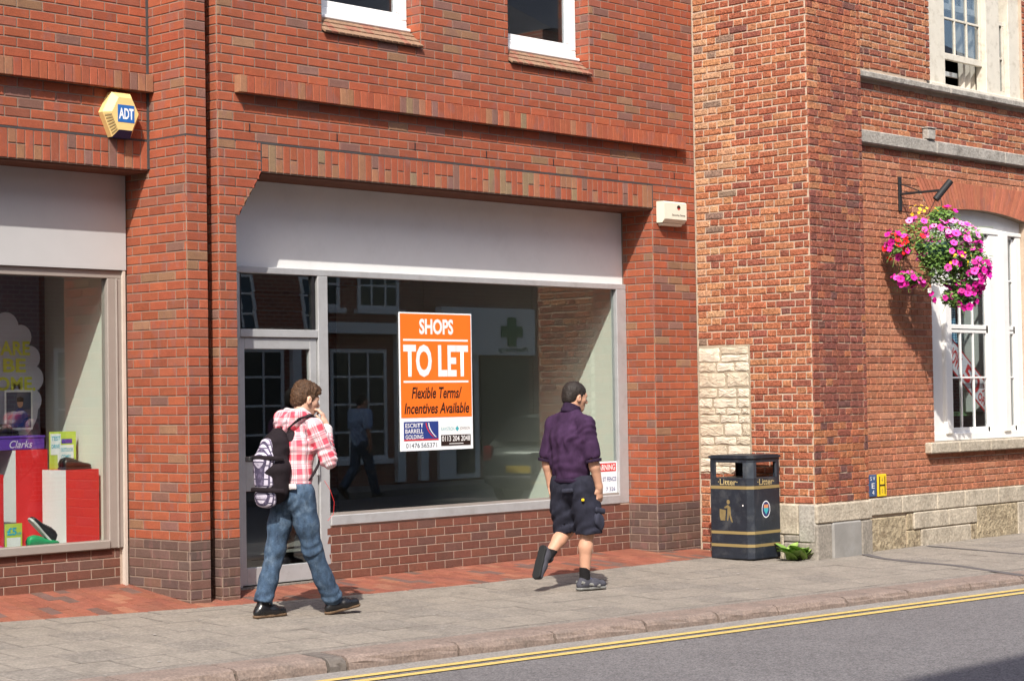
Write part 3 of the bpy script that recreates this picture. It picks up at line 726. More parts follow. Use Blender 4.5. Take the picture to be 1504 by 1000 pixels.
bb.face(wall2, (X2, 0), (0, -1), .635, .495 - 9 * hc, 9, hc, 'flemish', side_col, L=.228, Hd=.112, joint=.0125, off=.05, wander=.0035)
bb.finish('brickwork')
# gauged arch of thin upright bricks
ba = MB(); a_poly = [(x, intr(x)) for x in xs] + [(AC + archx, 3.79), (AC - archx, 3.79)]
ba.prism(a_poly, YW + .0015, YW + .2); arch = ba.build('window_arch', 'mortar_plinth', B2)
nv_ = 36; cx0, cz0 = AC, WZS + .085 - 4.6
for i in range(nv_):
    t0, t1 = -1 + 2 * i / nv_, -1 + 2 * (i + 1) / nv_; g_ = .0035
    xi0, xi1 = AC + AR * t0 + g_, AC + AR * t1 - g_; xo0, xo1 = AC + archx * t0 + g_, AC + archx * t1 - g_
    zt = 3.79
    m = MB(); m.prism([(xi0, intr(max(AC - AR, xi0))), (xi1, intr(min(AC + AR, xi1))), (xo1, zt), (xo0, zt)], YW - .004 + rnd.uniform(-.0008, .0008), YW + .05)
    o = m.build('arch_brick', 'brick_new', arch, keep=False); o.color = (*pal((3, (.45, .155, .09)), (1, (.41, .135, .08)))(rnd), 1)
# string courses
def stone_run(name, x0, x1, z0, z1, y0, mat, seg):
    x = x0
    while x < x1:
        e = min(x1, x + seg * rnd.uniform(.85, 1.2)); m = MB(); m.rbox((x + .001, y0 + rnd.uniform(-.002, .002), z0), (e - .001, YW + .05, z1), .012); m.build(name, mat, B2); x = e
stone_run('string_course', XP, 13.4, 4.065, 4.20, YW - .055, 'stone_grey', 1.6)
stone_run('string_course', XP, 13.4, 4.725, 4.795, YW - .075, 'stone_grey', 1.9)
# rubble patch of pale stones low on the side wall
rub = MB(); rub.box((X2 + .001, -.64, .765), (X2 + .05, -.0, 2.05)); rubble = rub.build('rubble_patch', 'mortar_rubble', B2)
def rock(name, y0, y1, z0, z1, mat, parent, xf):
    """roughly squared stone: irregular outline, uneven face"""
    q = random.Random(int(abs(y0) * 1e4 + z0 * 1e3)); pts = []; hy, hz = y1 - y0, z1 - z0; e = min(.022, hy * .16, hz * .2)
    cor = [(y0, z0), (y1, z0), (y1, z1), (y0, z1)]
    for k in range(4):
        a, b, p = Vector(cor[k]), Vector(cor[(k + 1) % 4]), Vector(cor[k - 1]); d0 = (b - a).normalized(); d1 = (p - a).normalized()
        pts.append(a + d1 * e * q.uniform(.4, 1.6)); pts.append(a + (d0 + d1) * e * q.uniform(.15, .6)); pts.append(a + d0 * e * q.uniform(.4, 1.6)); L_ = (b - a).length
        for f in (.38, .68): pts.append(a + d0 * L_ * (f + q.uniform(-.1, .1)) + Vector((-d0.y, d0.x)) * q.uniform(-.004, .010))
    n = len(pts); c = sum(pts, Vector((0, 0))) / n; vs = []
    for sc, dx in ((1.0, .03), (.985, .004), (.93, -.005), (.62, -.009), (.3, -.010)):
        for p in pts: r_ = c + (p - c) * sc; vs.append((xf + dx + q.uniform(-.0035, .0035) * (sc < .99), r_.x, r_.y))
    m = MB(); m.add(vs, [(i * n + k, i * n + (k + 1) % n, (i + 1) * n + (k + 1) % n, (i + 1) * n + k) for i in range(4) for k in range(n)] + [tuple(4 * n + k for k in range(n))], 0, False)
    return m.build(name, mat, parent, keep=False)
z = .77; qz = random.Random(21)
while z < 2.02:
    hh = qz.choice((.055, .07, .075, .085, .10, .13, .155)); hh = min(hh, 2.045 - z)
    if hh < .04: break
    y = -.004
    while y > -.62:
        w = min(qz.uniform(.09, .16) + hh * qz.uniform(.3, 1.6), y + .638)
        if y + .638 - w < .07: w = y + .638
        mt = 'brick_red_stone' if qz.random() < .05 else qz.choice(('stone_rubble', 'stone_rubble', 'stone_rubble_b'))
        if hh > .12 and qz.random() < .3:
            k = hh * qz.uniform(.4, .6); rock('rubble_stone', y - w + .005, y - .005, z + .004, z + k - .005, mt, rubble, X2); rock('rubble_stone', y - w + .006, y - .006, z + k + .004, z + hh - .005, 'stone_rubble_b', rubble, X2)
        else: rock('rubble_stone', y - w + .005, y - .005, z + .005 + qz.uniform(-.004, .004), z + hh - .005 + qz.uniform(-.006, .004), mt, rubble, X2)
        y -= w
    z += hh
# stone plinth blocks
def block(name, x0, x1, z0, z1, y, mat, pr=.0, rr=.01): return box(name, (x0 + .002, y - pr, z0 + .002), (x1 - .002, y + .1, z1 - .002), mat, B2, rr)
YS = YW - .02
for x0, x1 in ((XP + .12, 7.30), (7.30, 7.98), (7.98, 8.54), (8.54, 9.25), (9.25, 10.2), (10.2, 11.2), (11.2, 12.3)): block('plinth_stone', x0, x1, .315, .493, YS, 'stone_cream')
block('plinth_stone', XP + .12, 7.40, -.2, .31, YS, 'stone_worn', -.012, .03); block('plinth_stone', 7.40, 7.52, .13, .31, YS, 'stone_worn', -.015); block('plinth_stone', 7.40, 7.66, -.2, .13, YS, 'stone_worn', -.015)
block('plinth_stone', 7.52, 8.20, .135, .312, YS, 'stone_cream'); block('plinth_stone', 8.20, 8.79, .135, .312, YS, 'stone_cream')
block('plinth_stone', 7.66, 8.66, -.2, .13, YS, 'stone_cream'); block('plinth_stone', 8.79, 9.67, -.2, .312, YS, 'stone_worn', -.004); block('plinth_stone', 8.66, 8.79, -.2, .13, YS, 'stone_worn', -.006)
block('plinth_stone', 9.67, 10.9, -.2, .312, YS, 'stone_cream'); block('plinth_stone', 10.9, 12.3, -.2, .312, YS, 'stone_cream')
YQ = YP - .022
block('plinth_stone', X2 - .02, 6.57, .30, .492, YQ, 'stone_cream', 0, .015); block('plinth_stone', X2 - .02, 5.87, -.2, .30, YQ, 'render_grey', -.003, .015)
block('plinth_patch', 5.87, 6.38, -.2, .31, YQ, 'cement_grey', .004, .02); block('plinth_stone', 6.38, 6.58, -.2, .30, YQ, 'render_grey', -.003, .015)
for y0, y1, z0, z1, mt in ((-1.40, -1.20, .12, .49, 'stone_grey'), (-1.20, -.645, .19, .49, 'stone_cream'), (-1.40, -1.02, -.2, .12, 'render_grey'), (-1.20, -1.02, .12, .19, 'render_grey'), (-1.02, -.645, -.2, .19, 'stone_cream')):
    box('plinth_stone', (X2 - .022, y0 + .002, z0 + .002), (X2 + .1, y1 - .002, z1 - .002), mt, B2, .012)
# ------------------------------------------------------------------ ground-floor window: three sash lights under the arch
wf = MB(); yf = YW + .085
def pc(x0, x1, z0, z1, y0=0.0, y1=.09, rr=.006): wf.rbox((x0, yf + y0, z0), (x1, yf + y1, z1), rr)
L0, L1 = AC - AR + .002, AC + AR - .002
xsw = [L0 + (L1 - L0) * i / 16 for i in range(17)]
wf.prism([(x, intr(x) - .002) for x in xsw] + [(L1, WZS - .13), (L0, WZS - .13)], yf + .012, yf + .09)      # arched head panel
pc(L0, L1, WZS - .16, WZS - .115, -.01)
pc(L0, L1, WZ0 + .005, WZ0 + .085, -.02)                                                                    # cill
pc(L0 + .12, L0 + .49, WZ0 + .085, WZS - .16, 0, .08); pc(9.335, 9.69, WZ0 + .085, WZS - .16, 0, .08); pc(9.93, L1, WZ0 + .085, WZS - .16, 0, .08)
for xp_ in (8.31, 9.55):                                                                                    # projecting mullion posts
    pc(xp_, xp_ + .14, WZ0 + .075, WZS - .115, -.045, .06, .012)
fw = wf.build('sash_window_frame', 'white_paint', B2)
def light(x0, x1, nx, zs, parent, zb, zt, bars=.02, mat='white_paint'):
    m = MB(); st = .045
    for a, b in (((x0, zb), (x1, zb + .06)), ((x0, zt - .05), (x1, zt)), ((x0, zb), (x0 + st, zt)), ((x1 - st, zb), (x1, zt))): m.rbox((a[0], yf + .03, a[1]), (b[0], yf + .065, b[1]), .004)
    for i in range(1, nx): xm = x0 + st + (x1 - x0 - 2 * st) * i / nx; m.rbox((xm - bars / 2, yf + .034, zb), (xm + bars / 2, yf + .062, zt), .003)
    for zq in zs: m.rbox((x0, yf + .033, zq - bars / 2), (x1, yf + .061, zq + bars / 2), .003)
    s = m.build('sash', mat, parent, keep=False)
    return s
GL = (L0 + .0, L0 + .12), (8.45 + .03, 9.33), (L1 - .42, L1 - .0)
light(8.45, 9.34, 3, (1.70,), fw, 1.10, 2.235); light(8.45, 9.34, 3, (2.78,), fw, 2.215, 3.30)
light(L0, L0 + .13, 1, (1.70,), fw, 1.10, 2.235); light(L0, L0 + .13, 1, (2.78,), fw, 2.215, 3.30)
light(9.68, 9.94, 1, (1.70,), fw, 1.10, 2.235); light(9.68, 9.94, 1, (2.78,), fw, 2.215, 3.30)
def panes(xs_, zs_):
    for x0, x1 in zip(xs_, xs_[1:]):
        for z0, z1 in zip(zs_, zs_[1:]): box('pane', (x0 + .003, yf + .046, z0 + .003), (x1 - .003, yf + .050, z1 - .003), 'glass_upper', fw, keep=False)
panes([8.495, 8.76, 9.03, 9.295], [1.16, 1.70, 2.225]); panes([8.495, 8.76, 9.03, 9.295], [2.26, 2.78, 3.25])
panes([L0 + .045, L0 + .085], [1.16, 1.70, 2.225]); panes([9.725, 9.895], [1.16, 1.70, 2.225, 2.78, 3.25])
sx = 7.795
for e in (8.36, 9.02, 9.75, 10.3): box('window_sill', (sx + .001, YW - .075, .905), (e - .001, YW + .10, 1.022), 'stone_cream', B2, .012); sx = e
# room behind the window
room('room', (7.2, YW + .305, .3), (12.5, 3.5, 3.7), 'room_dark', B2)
for xr_ in (9.58, L1 - .02): box('inner_reveal', (xr_, yf + .10, 1.05), (xr_ + .06, yf + .55, 3.4), 'room_pale', B2)
box('inner_reveal', (L0 + .02, yf + .12, 1.05), (L0 + .40, yf + .16, 3.4), 'room_pale', B2)
# ------------------------------------------------------------------ upper sash window, lower sash raised
wf = MB(); yu = YW + .07
def pu(x0, x1, z0, z1, y0=0.0, y1=.10, rr=.006): wf.rbox((x0, yu + y0, z0), (x1, yu + y1, z1), rr)
pu(8.06, 8.43, 4.80, 6.60, -.03); pu(8.06, 10.05, 4.79, 4.842, -.07, .10); pu(9.30, 9.60, 4.842, 6.6, -.03); pu(9.80, 10.05, 4.842, 6.6, -.03); pu(8.43, 9.30, 6.5, 6.6)
pu(8.39, 8.45, 4.815, 4.85, -.05, 0); pu(9.56, 9.62, 4.815, 4.85, -.05, 0)
fu = wf.build('sash_window_frame', 'cream_paint', B2)
def sash(x0, x1, z0, z1, nx, nz, y):
    m = MB(); st = .05
    for a, b in (((x0, z0), (x1, z0 + .07)), ((x0, z1 - .05), (x1, z1)), ((x0, z0 + .07), (x0 + st, z1 - .05)), ((x1 - st, z0 + .07), (x1, z1 - .05))): m.rbox((a[0], y, a[1]), (b[0], y + .04, b[1]), .004)
    for i in range(1, nx): xm = x0 + st + (x1 - x0 - 2 * st) * i / nx; m.rbox((xm - .012, y + .004, z0), (xm + .012, y + .036, z1), .003)
    for i in range(1, nz): zm = z0 + .07 + (z1 - z0 - .12) * i / nz; m.rbox((x0, y + .003, zm - .012), (x1, y + .035, zm + .012), .003)
    m.build('sash', 'cream_paint', fu, keep=False)
    for i in range(nx):
        for k in range(nz):
            xa, xb = x0 + st + (x1 - x0 - 2 * st) * i / nx, x0 + st + (x1 - x0 - 2 * st) * (i + 1) / nx; za, zb = z0 + .07 + (z1 - z0 - .12) * k / nz, z0 + .07 + (z1 - z0 - .12) * (k + 1) / nz
            box('pane', (xa, y + .018, za), (xb, y + .022, zb), 'glass_sky', fu, keep=False)
sash(8.43, 9.30, 5.14, 6.02, 3, 2, yu + .02); sash(8.43, 9.30, 5.70, 6.5, 3, 2, yu + .065); sash(9.60, 9.80, 4.842, 5.7, 1, 2, yu + .02)
box('inner_rail', (8.43, yu + .22, 5.02), (9.30, yu + .25, 5.07), 'white_paint', fu, keep=False)
room('room', (7.4, YW + .305, 4.4), (12, 3, 6.9), 'room_dark', B2)
# curtain blowing in the opening
cm = MB(); vs = []; n = 24
for j in range(9):
    z = 4.86 + j * .12
    for i in range(n + 1):
        t = i / n; x = 9.00 + .42 * t + .04 * math.sin(j * .6) * (1 - t); vs.append((x, yu + .15 + .028 * math.sin(t * 22 + j * .25) + .02 * j / 8, z))
cm.add(vs, [(j * (n + 1) + i, j * (n + 1) + i + 1, (j + 1) * (n + 1) + i + 1, (j + 1) * (n + 1) + i) for j in range(8) for i in range(n)], 0, True); cm.build('curtain', 'curtain_cloth', fu, keep=False)
rf = MB(); rf.box((X2, YP, 8.2), (13.5, 6, 8.3)); rf.box((13.4, YW, -.3), (13.5, 6, 8.2)); rf.box((X2 + .3, 5.9, -.3), (13.5, 6, 8.2)); rf.build('roof', 'stone_grey', B2)
# ================================================================== signs and boxes on the walls
for n_, c_ in dict(sign_orange=(.88, .17, .015), sign_white=(.80, .84, .88), print_black=(.022, .010, .008), print_white=(.82, .82, .82), print_blue=(.022, .045, .22), print_red=(.62, .03, .03), print_grey=(.10, .11, .13), print_teal=(.05, .38, .44),
                   adt_blue=(.02, .13, .42), navy=(.03, .034, .13), hydrant_yellow=(.80, .55, .02), hydrant_blue=(.05, .09, .19), red_card=(.68, .025, .028), white_card=(.80, .80, .80), lime_card=(.50, .62, .08), cyan_print=(.05, .42, .55), purple_card=(.10, .04, .33), lilac_card=(.62, .62, .76), yellow_print=(.78, .78, .08), skin_print=(.45, .24, .16), slate_print=(.06, .07, .12), teal_card=(.05, .28, .28), gold_paint=(.27, .20, .085), crest_orange=(.6, .25, .12)).items():
    plain(n_, c_, .55, .35, var=.04, scale=5)
plain('adt_cream', (.78, .56, .23), .4, .45, var=.05, scale=6); plain('alarm_ivory', (.72, .70, .58), .4, .45, var=.04, scale=6)
Uf, Vf = (1, 0, 0), (0, 0, 1)
def rect(name, u0, u1, v0, v1, O, W_, H_, mat, parent, lift, U=Uf, thick=.0012):
    """flat print on a sign: fractions of the sign's width and height (v from the top)"""
    O = Vector(O); U_ = Vector(U); N = U_.cross(Vector(Vf)); m = MB()
    p = lambda u, v, d: O + U_ * (u * W_) + Vector(Vf) * ((1 - v) * H_) + N * d
    vs = [p(u0, v1, lift - thick), p(u1, v1, lift - thick), p(u1, v0, lift - thick), p(u0, v0, lift - thick), p(u0, v1, lift), p(u1, v1, lift), p(u1, v0, lift), p(u0, v0, lift)]
    m.add(vs, [(4, 5, 6, 7), (0, 1, 5, 4), (1, 2, 6, 5), (2, 3, 7, 6), (3, 0, 4, 7)]); return m.build(name, mat, parent)
def ftext(s, u0, u1, v0, v1, O, W_, H_, mat, parent, lift, U=Uf, bold=0.0, shear=0.0, name='lettering'):
    U_ = Vector(U); N = U_.cross(Vector(Vf)); P = Vector(O) + U_ * (u0 * W_) + Vector(Vf) * ((1 - v1) * H_) + N * lift
    return text(name, s, P, U, Vf, (u1 - u0) * W_, (v1 - v0) * H_, mat, parent, bold, shear)
# ---- to-let board on the window
SX0, SX1, SZ0, SZ1 = 1.856, 2.768, 1.102, 2.334; sw, sh = SX1 - SX0, SZ1 - SZ0; SO = (SX0, FY + .030, SZ0)
ts = empty('to_let_sign', (SX0, FY + .03, SZ0), 'orange and white shops to let board fixed to the empty shop window', 'sign')
box('board', (SX0, FY + .030, SZ0), (SX1, FY + .0375, SZ1), 'sign_white', ts)
rect('orange_panel', .012, .988, .010, .762, SO, sw, sh, 'sign_orange', ts, .0015)
ftext('SHOPS', .27, .74, .045, .158, SO, sw, sh, 'print_white', ts, .002, bold=.035)
ftext('TO LET', .05, .945, .232, .468, SO, sw, sh, 'print_white', ts, .002, bold=.035)
rect('rule_line', .05, .945, .193, .207, SO, sw, sh, 'print_white', ts, .0022); rect('rule_line', .05, .945, .495, .509, SO, sw, sh, 'print_white', ts, .0022)
ftext('Flexible Terms/', .155, .85, .540, .625, SO, sw, sh, 'print_black', ts, .002, bold=.024, shear=.22)
ftext('Incentives Available', .055, .95, .655, .735, SO, sw, sh, 'print_black', ts, .002, bold=.024, shear=.22)
rect('blue_panel', .045, .515, .79, .925, SO, sw, sh, 'print_blue', ts, .0015); rect('red_edge', .045, .515, .917, .927, SO, sw, sh, 'print_red', ts, .0022)
for i, s_ in enumerate(('ESCRITT', 'BARRELL', 'GOLDING')): ftext(s_, .065, .305, .802 + i * .041, .833 + i * .041, SO, sw, sh, 'print_white', ts, .0024, bold=.01)
for c_, du in (('print_red', -.035), ('print_white', 0)):
    m = MB(); vs = []
    for i in range(9):
        t = i / 8; u = .38 + .10 * t * t + du; v = .80 + .105 * t
        for d in (-.007, .007): P = Vector(SO) + Vector((1, 0, 0)) * ((u + d) * sw) + Vector((0, 0, 1)) * ((1 - v) * sh); vs.append((P.x, P.y - .003, P.z))
    m.add(vs, [(2 * i, 2 * i + 1, 2 * i + 3, 2 * i + 2) for i in range(8)]); m.build('swoosh', c_, ts)
ftext('01476', .07, .255, .945, .978, SO, sw, sh, 'print_grey', ts, .002); ftext('565371', .275, .49, .945, .978, SO, sw, sh, 'print_grey', ts, .002)
rect('agent_panel', .545, .968, .785, .975, SO, sw, sh, 'print_white', ts, .0015)
ftext('RAWSTRON', .552, .735, .836, .862, SO, sw, sh, 'print_teal', ts, .002); ftext('JOHNSON', .815, .955, .836, .862, SO, sw, sh, 'print_grey', ts, .002)
m = MB(); P = Vector(SO) + Vector((.775 * sw, -.0025, (1 - .848) * sh)); m.add([P + Vector((-.024, 0, 0)), P + Vector((0, 0, -.026)), P + Vector((.024, 0, 0)), P + Vector((0, 0, .026))], [(0, 1, 2, 3)]); m.build('diamond_logo', 'print_teal', ts)
rect('black_panel', .548, .965, .893, .972, SO, sw, sh, 'print_black', ts, .0024); ftext('0113 204 2048', .56, .955, .900, .940, SO, sw, sh, 'print_white', ts, .003, bold=.012); rect('web_line', .66, .86, .955, .960, SO, sw, sh, 'print_white', ts, .003)
# ---- fencing warning notice low in the window corner
ws_ = empty('warning_notice', (4.60, FY + .03, .60), 'white warning notice with red heading in the window corner beside the pier', 'notice')
WO = (4.42, FY + .030, .592); ww, wh = .375, .325
box('board', (WO[0], WO[1], WO[2]), (WO[0] + ww, WO[1] + .006, WO[2] + wh), 'sign_white', ws_)
rect('red_heading', .04, .96, .05, .30, WO, ww, wh, 'print_red', ws_, .0015); ftext('WARNING', .08, .92, .085, .265, WO, ww, wh, 'print_white', ws_, .002, bold=.02)
ftext('ST FENCE', .42, .96, .47, .60, WO, ww, wh, 'print_blue', ws_, .0015, bold=.008); ftext('7 326', .55, .92, .78, .90, WO, ww, wh, 'print_blue', ws_, .0015)
# ---- hexagonal burglar alarm
ax, az, ay = -1.055, 3.81, YL
ad = empty('hexagonal_alarm_box', (ax, ay, az), 'cream hexagonal burglar alarm box with blue square badge on left bay wall', 'alarm box')
def hexa(r_, k=1.0): return [(ax + r_ * math.cos(R(60 * i)) * k * .97, az + .01 + r_ * math.sin(R(60 * i)) * (1.05 if i < 4 else 1.22)) for i in range(6)]
m = MB(); o6 = hexa(.178); i6 = hexa(.128); n = 6
vs = [(x, ay - .001, z) for x, z in o6] + [(x, ay - .055, z) for x, z in o6] + [(x, ay - .115, z) for x, z in i6]
fs = [(i, (i + 1) % 6, 6 + (i + 1) % 6, 6 + i) for i in range(6)] + [(6 + i, 6 + (i + 1) % 6, 12 + (i + 1) % 6, 12 + i) for i in range(6)] + [tuple(range(12, 18))]
m.add(vs, fs); m.m = [1 if i in (4, 10) else 0 for i in range(len(fs))]; m.build('casing', ['adt_cream', 'navy'], ad)
for k in range(7):
    t = (k + .5) / 7; a, b = Vector(o6[3]), Vector(o6[4]); a2, b2 = Vector(i6[3]), Vector(i6[4])
    p0 = a.lerp(b, .06 + t * .88); p1 = a2.lerp(b2, .06 + t * .88); q = p0.lerp(p1, .1); q2 = p0.lerp(p1, .85)
    m = MB(); y0, y1 = ay - .055 - .006 - .004, ay - .055 - .051 - .004
    m.add([(q.x, y0, q.y - .006), (q2.x, y1, q2.y - .006), (q2.x, y1, q2.y + .004), (q.x, y0, q.y + .004)], [(0, 1, 2, 3)]); m.build('vent_slot', 'gold_paint', ad)
AO = (ax - .072, ay - .1155, az - .065); rect('badge', 0, 1, 0, 1, AO, .155, .135, 'adt_blue', ad, .0015); ftext('ADT', .06, .95, .18, .82, AO, .155, .135, 'print_white', ad, .002, bold=.03)
# ---- ivory alarm box by the lintel end
sb = empty('security_alarm_box', (5.2, 0, 3.26), 'ivory rectangular security alarm box under the right end of the lintel', 'alarm box')
m = MB(); m.prism([(-.003, 3.475), (-.09, 3.475), (-.105, 3.46), (-.105, 3.30), (-.075, 3.265), (-.003, 3.265)], 5.005, 5.355, 'x'); m.build('casing', 'alarm_ivory', sb)
m = MB(); m.prism([(-.002, 3.262), (-.07, 3.262), (-.055, 3.238), (-.002, 3.238)], 5.03, 5.33, 'x'); m.build('base_tray', 'alarm_ivory', sb)
AO = (5.005, -.1055, 3.30); ftext('Security Sense', .34, .93, .70, .84, AO, .35, .175, 'print_black', sb, .0012, bold=.01)
m = MB()
m.add([(5.005 + .35 * .64 + .028 * math.cos(2 * math.pi * i / 12), -.1068, 3.42 + .022 * math.sin(2 * math.pi * i / 12)) for i in range(12)], [tuple(range(12))]); m.build('emblem', 'print_black', sb)
m = MB(); m.box((5.005 + .35 * .6, -.1072, 3.398), (5.005 + .35 * .68, -.1062, 3.412)); m.build('emblem_bar', 'print_red', sb)
# ---- hydrant marker plates
hp = empty('hydrant_plate', (6.92, YW - .02, .51), 'yellow hydrant plate with a black letter H on the old brick wall', 'plate')
HO = (6.84, YW - .024, .505); hw, hh_ = .165, .225
box('plate', HO, (HO[0] + hw, HO[1] + .012, HO[2] + hh_), 'hydrant_yellow', hp, .006)
for u0, u1 in ((.16, .25), (.75, .84)): rect('letter_stroke', u0, u1, .10, .90, HO, hw, hh_, 'print_black', hp, .002)
rect('letter_bar', .25, .75, .46, .53, HO, hw, hh_, 'print_black', hp, .002)
ftext('4', .42, .58, .15, .34, HO, hw, hh_, 'gold_paint', hp, .0015); ftext('0', .42, .58, .66, .85, HO, hw, hh_, 'gold_paint', hp, .0015)
vp = empty('valve_plate', (6.75, YW - .02, .51), 'faded blue valve plate with white letters beside the yellow hydrant plate', 'plate')
HO = (6.675, YW - .024, .508); box('plate', HO, (HO[0] + .148, HO[1] + .012, HO[2] + .222), 'hydrant_blue', vp, .006)
for s_, u0, u1, v0, v1 in (('S V', .2, .8, .08, .26), ('E', .36, .72, .38, .62), ('4', .4, .66, .70, .9)): ftext(s_, u0, u1, v0, v1, HO, .148, .222, 'print_white', vp, .0015)
# small grey junction box on the string course
jb = empty('junction_box', (7.95, YW, 4.2), 'small grey metal junction box standing on the lower string course', 'box')
box('casing', (7.86, YW - .075, 4.202), (8.01, YW - .002, 4.315), 'stone_grey', jb, .008); box('lid', (7.852, YW - .085, 4.316), (8.018, YW - .001, 4.33), 'stone_grey', jb, .004)
# ================================================================== litter bin
plain('gold_letter', (.46, .36, .17), .5, .4, var=.2, scale=30)
plain('gold_dull', (.22, .165, .075), .6, .3, var=.3, scale=20)
plain('bin_navy', (.016, .021, .032), .5, .45, var=.35, scale=9, bump=.3, bscale=40, dirt=((.10, .105, .11), 7, .5))
plain('bin_post', (.035, .045, .06), .5, .45, var=.3, scale=12, dirt=((.14, .14, .14), 9, .5))
bx0, bx1, by0, by1 = 5.06, 5.54, -1.05, -.555; BZ = -.03
bn = empty('litter_bin', (5.29, -.81, BZ), 'black square litter bin with gold bands and side openings by rubble wall', 'litter bin')
def octo(i=0.0, c=.05, k=.018): a, b, d, e = bx0 + i, bx1 - i, by0 + i, by1 - i; return [(a, d + c), (a + c, d), (b - k, d), (b, d + k), (b, e - k), (b - k, e), (a + k, e), (a, e - k)]
zb0, zs0, zs1, zt = BZ + .02, .758, .905, .945
m = MB(); m.prism(octo(.03), BZ, zb0, 'z'); m.build('foot', 'black_plastic', bn)
m = MB(); m.prism(octo(), zb0, zs0, 'z'); m.build('body', 'bin_navy', bn)
for i in range(4):                                       # corner posts between the openings
    o8 = octo(); k = 2 * i; a, b = Vector(o8[(k) % 8]), Vector(o8[(k + 1) % 8]); prv, nxt = Vector(o8[k - 1]), Vector(o8[(k + 2) % 8])
    p = [a.lerp(prv, .10), a, b, b.lerp(nxt, .10)]; c_ = Vector(((bx0 + bx1) / 2, (by0 + by1) / 2)); inn = [q + (c_ - q).normalized() * .02 for q in p[::-1]]
    m = MB(); m.prism([tuple(q) for q in p + inn], zs0, zs1, 'z'); m.build('corner_post', 'bin_post' if i == 0 else 'bin_navy', bn)
m = MB(); m.prism(octo(), zs1, zt, 'z'); m.build('top_band', 'bin_navy', bn)
m = MB(); m.prism(octo(-.012), zt, zt + .022, 'z'); m.prism(octo(.004), zt + .022, zt + .03, 'z'); m.build('lid', 'bin_navy', bn)
for z0, z1 in ((.652, .682), (.222, .25), (.10, .128)):
    m = MB(); m.prism(octo(-.0015), z0, z1, 'z'); m.build('gold_band', 'gold_paint', bn)
BO = (bx0, by1, 0); FO = (bx0, by0, 0); UB = (0, -1, 0)
text('lettering', '·Litter·', (bx0 - .0015, by1 - .105, .69), UB, Vf, .235, .058, 'gold_letter', bn, .014)
text('lettering', '·Litter·', (bx0 + .105, by0 - .0015, .69), Uf, Vf, .27, .058, 'gold_letter', bn, .014)
def poly2(name, pts, O, U, mat, parent, d=.0015):
    O = Vector(O); U_ = Vector(U); N = U_.cross(Vector(Vf)); m = MB(); m.add([O + U_ * a + Vector(Vf) * b + N * d for a, b in pts], [tuple(range(len(pts)))]); return m.build(name, mat, parent)
PO = (bx0, by1 - .12, .35)
poly2('pictogram_bin', [(.0, .04), (.01, .0), (.065, .0), (.075, .10), (.0, .11)], PO, UB, 'gold_dull', bn)
poly2('pictogram_body', [(.085, .0), (.10, .0), (.115, .055), (.13, .0), (.15, -.02), (.155, -.01), (.135, .05), (.13, .13), (.10, .15), (.055, .13), (.06, .115), (.095, .12), (.09, .06)], PO, UB, 'gold_dull', bn)
poly2('pictogram_head', [(.105 + .02 * math.cos(2 * math.pi * i / 10), .178 + .022 * math.sin(2 * math.pi * i / 10)) for i in range(10)], PO, UB, 'gold_dull', bn)
CO = (5.295, by0, .455)
circ = lambda r_, n=28: [(r_ * .82 * math.cos(2 * math.pi * i / n), r_ * math.sin(2 * math.pi * i / n)) for i in range(n)]
poly2('crest_ring', circ(.082), CO, Uf, 'sign_white', bn, .001); poly2('crest_field', circ(.072), CO, Uf, 'navy', bn, .0016)
poly2('crest_shield', [(-.036, .045), (.036, .045), (.036, -.01), (0, -.052), (-.036, -.01)], CO, Uf, 'print_teal', bn, .0022); poly2('crest_chief', [(-.036, .045), (.036, .045), (.036, .012), (-.036, .012)], CO, Uf, 'crest_orange', bn, .0028)
poly2('lock_plate', [(.34 + .0, .0), (.355, 0), (.355, .015), (.34, .015)], (bx0, by1 - .05, .49), UB, 'white_card', bn)
# ================================================================== weed by the bin
wd = empty('dock_weed', (5.50, -1.23, -.035), 'small leafy green weed growing at the foot of the stone corner', 'plant')
q = random.Random(3)
plain('weed_leaf', (.17, .30, .06), .5, .35, var=.3, scale=30); plain('weed_leaf_dark', (.07, .155, .035), .5, .35, var=.3, scale=30)
plain('dock_leaf', (.27, .40, .10), .5, .35, var=.3, scale=30)
for i in range(26):
    a = q.uniform(0, 6.28); L_ = q.uniform(.12, .22); w_ = L_ * q.uniform(.5, .75); el = q.uniform(.55, 1.3); base = Vector((5.50 + q.uniform(-.12, .10), -1.25 + q.uniform(-.08, .05), -.03)); d = Vector((math.cos(a), math.sin(a), 0)); sd_ = Vector((-d.y, d.x, 0)); m = MB(); vs = []
    for k in range(6):
        t = k / 5; bend = el * (1 - .9 * t); p = base + d * (L_ * t * math.cos(bend)) + Vector((0, 0, L_ * (math.sin(el) * t - .45 * t * t * math.sin(el)) * 1.4)); w = w_ * .5 * math.sin(math.pi * min(1, t * .9 + .1)) ** .7
        vs += [p - sd_ * w + Vector((0, 0, .012)), p, p + sd_ * w + Vector((0, 0, .012))]
    m.add(vs, [f for k in range(5) for f in ((3 * k, 3 * k + 1, 3 * k + 4, 3 * k + 3), (3 * k + 1, 3 * k + 2, 3 * k + 5, 3 * k + 4))], 0, True); m.build('leaf', q.choice(('dock_leaf', 'dock_leaf', 'weed_leaf')), wd)
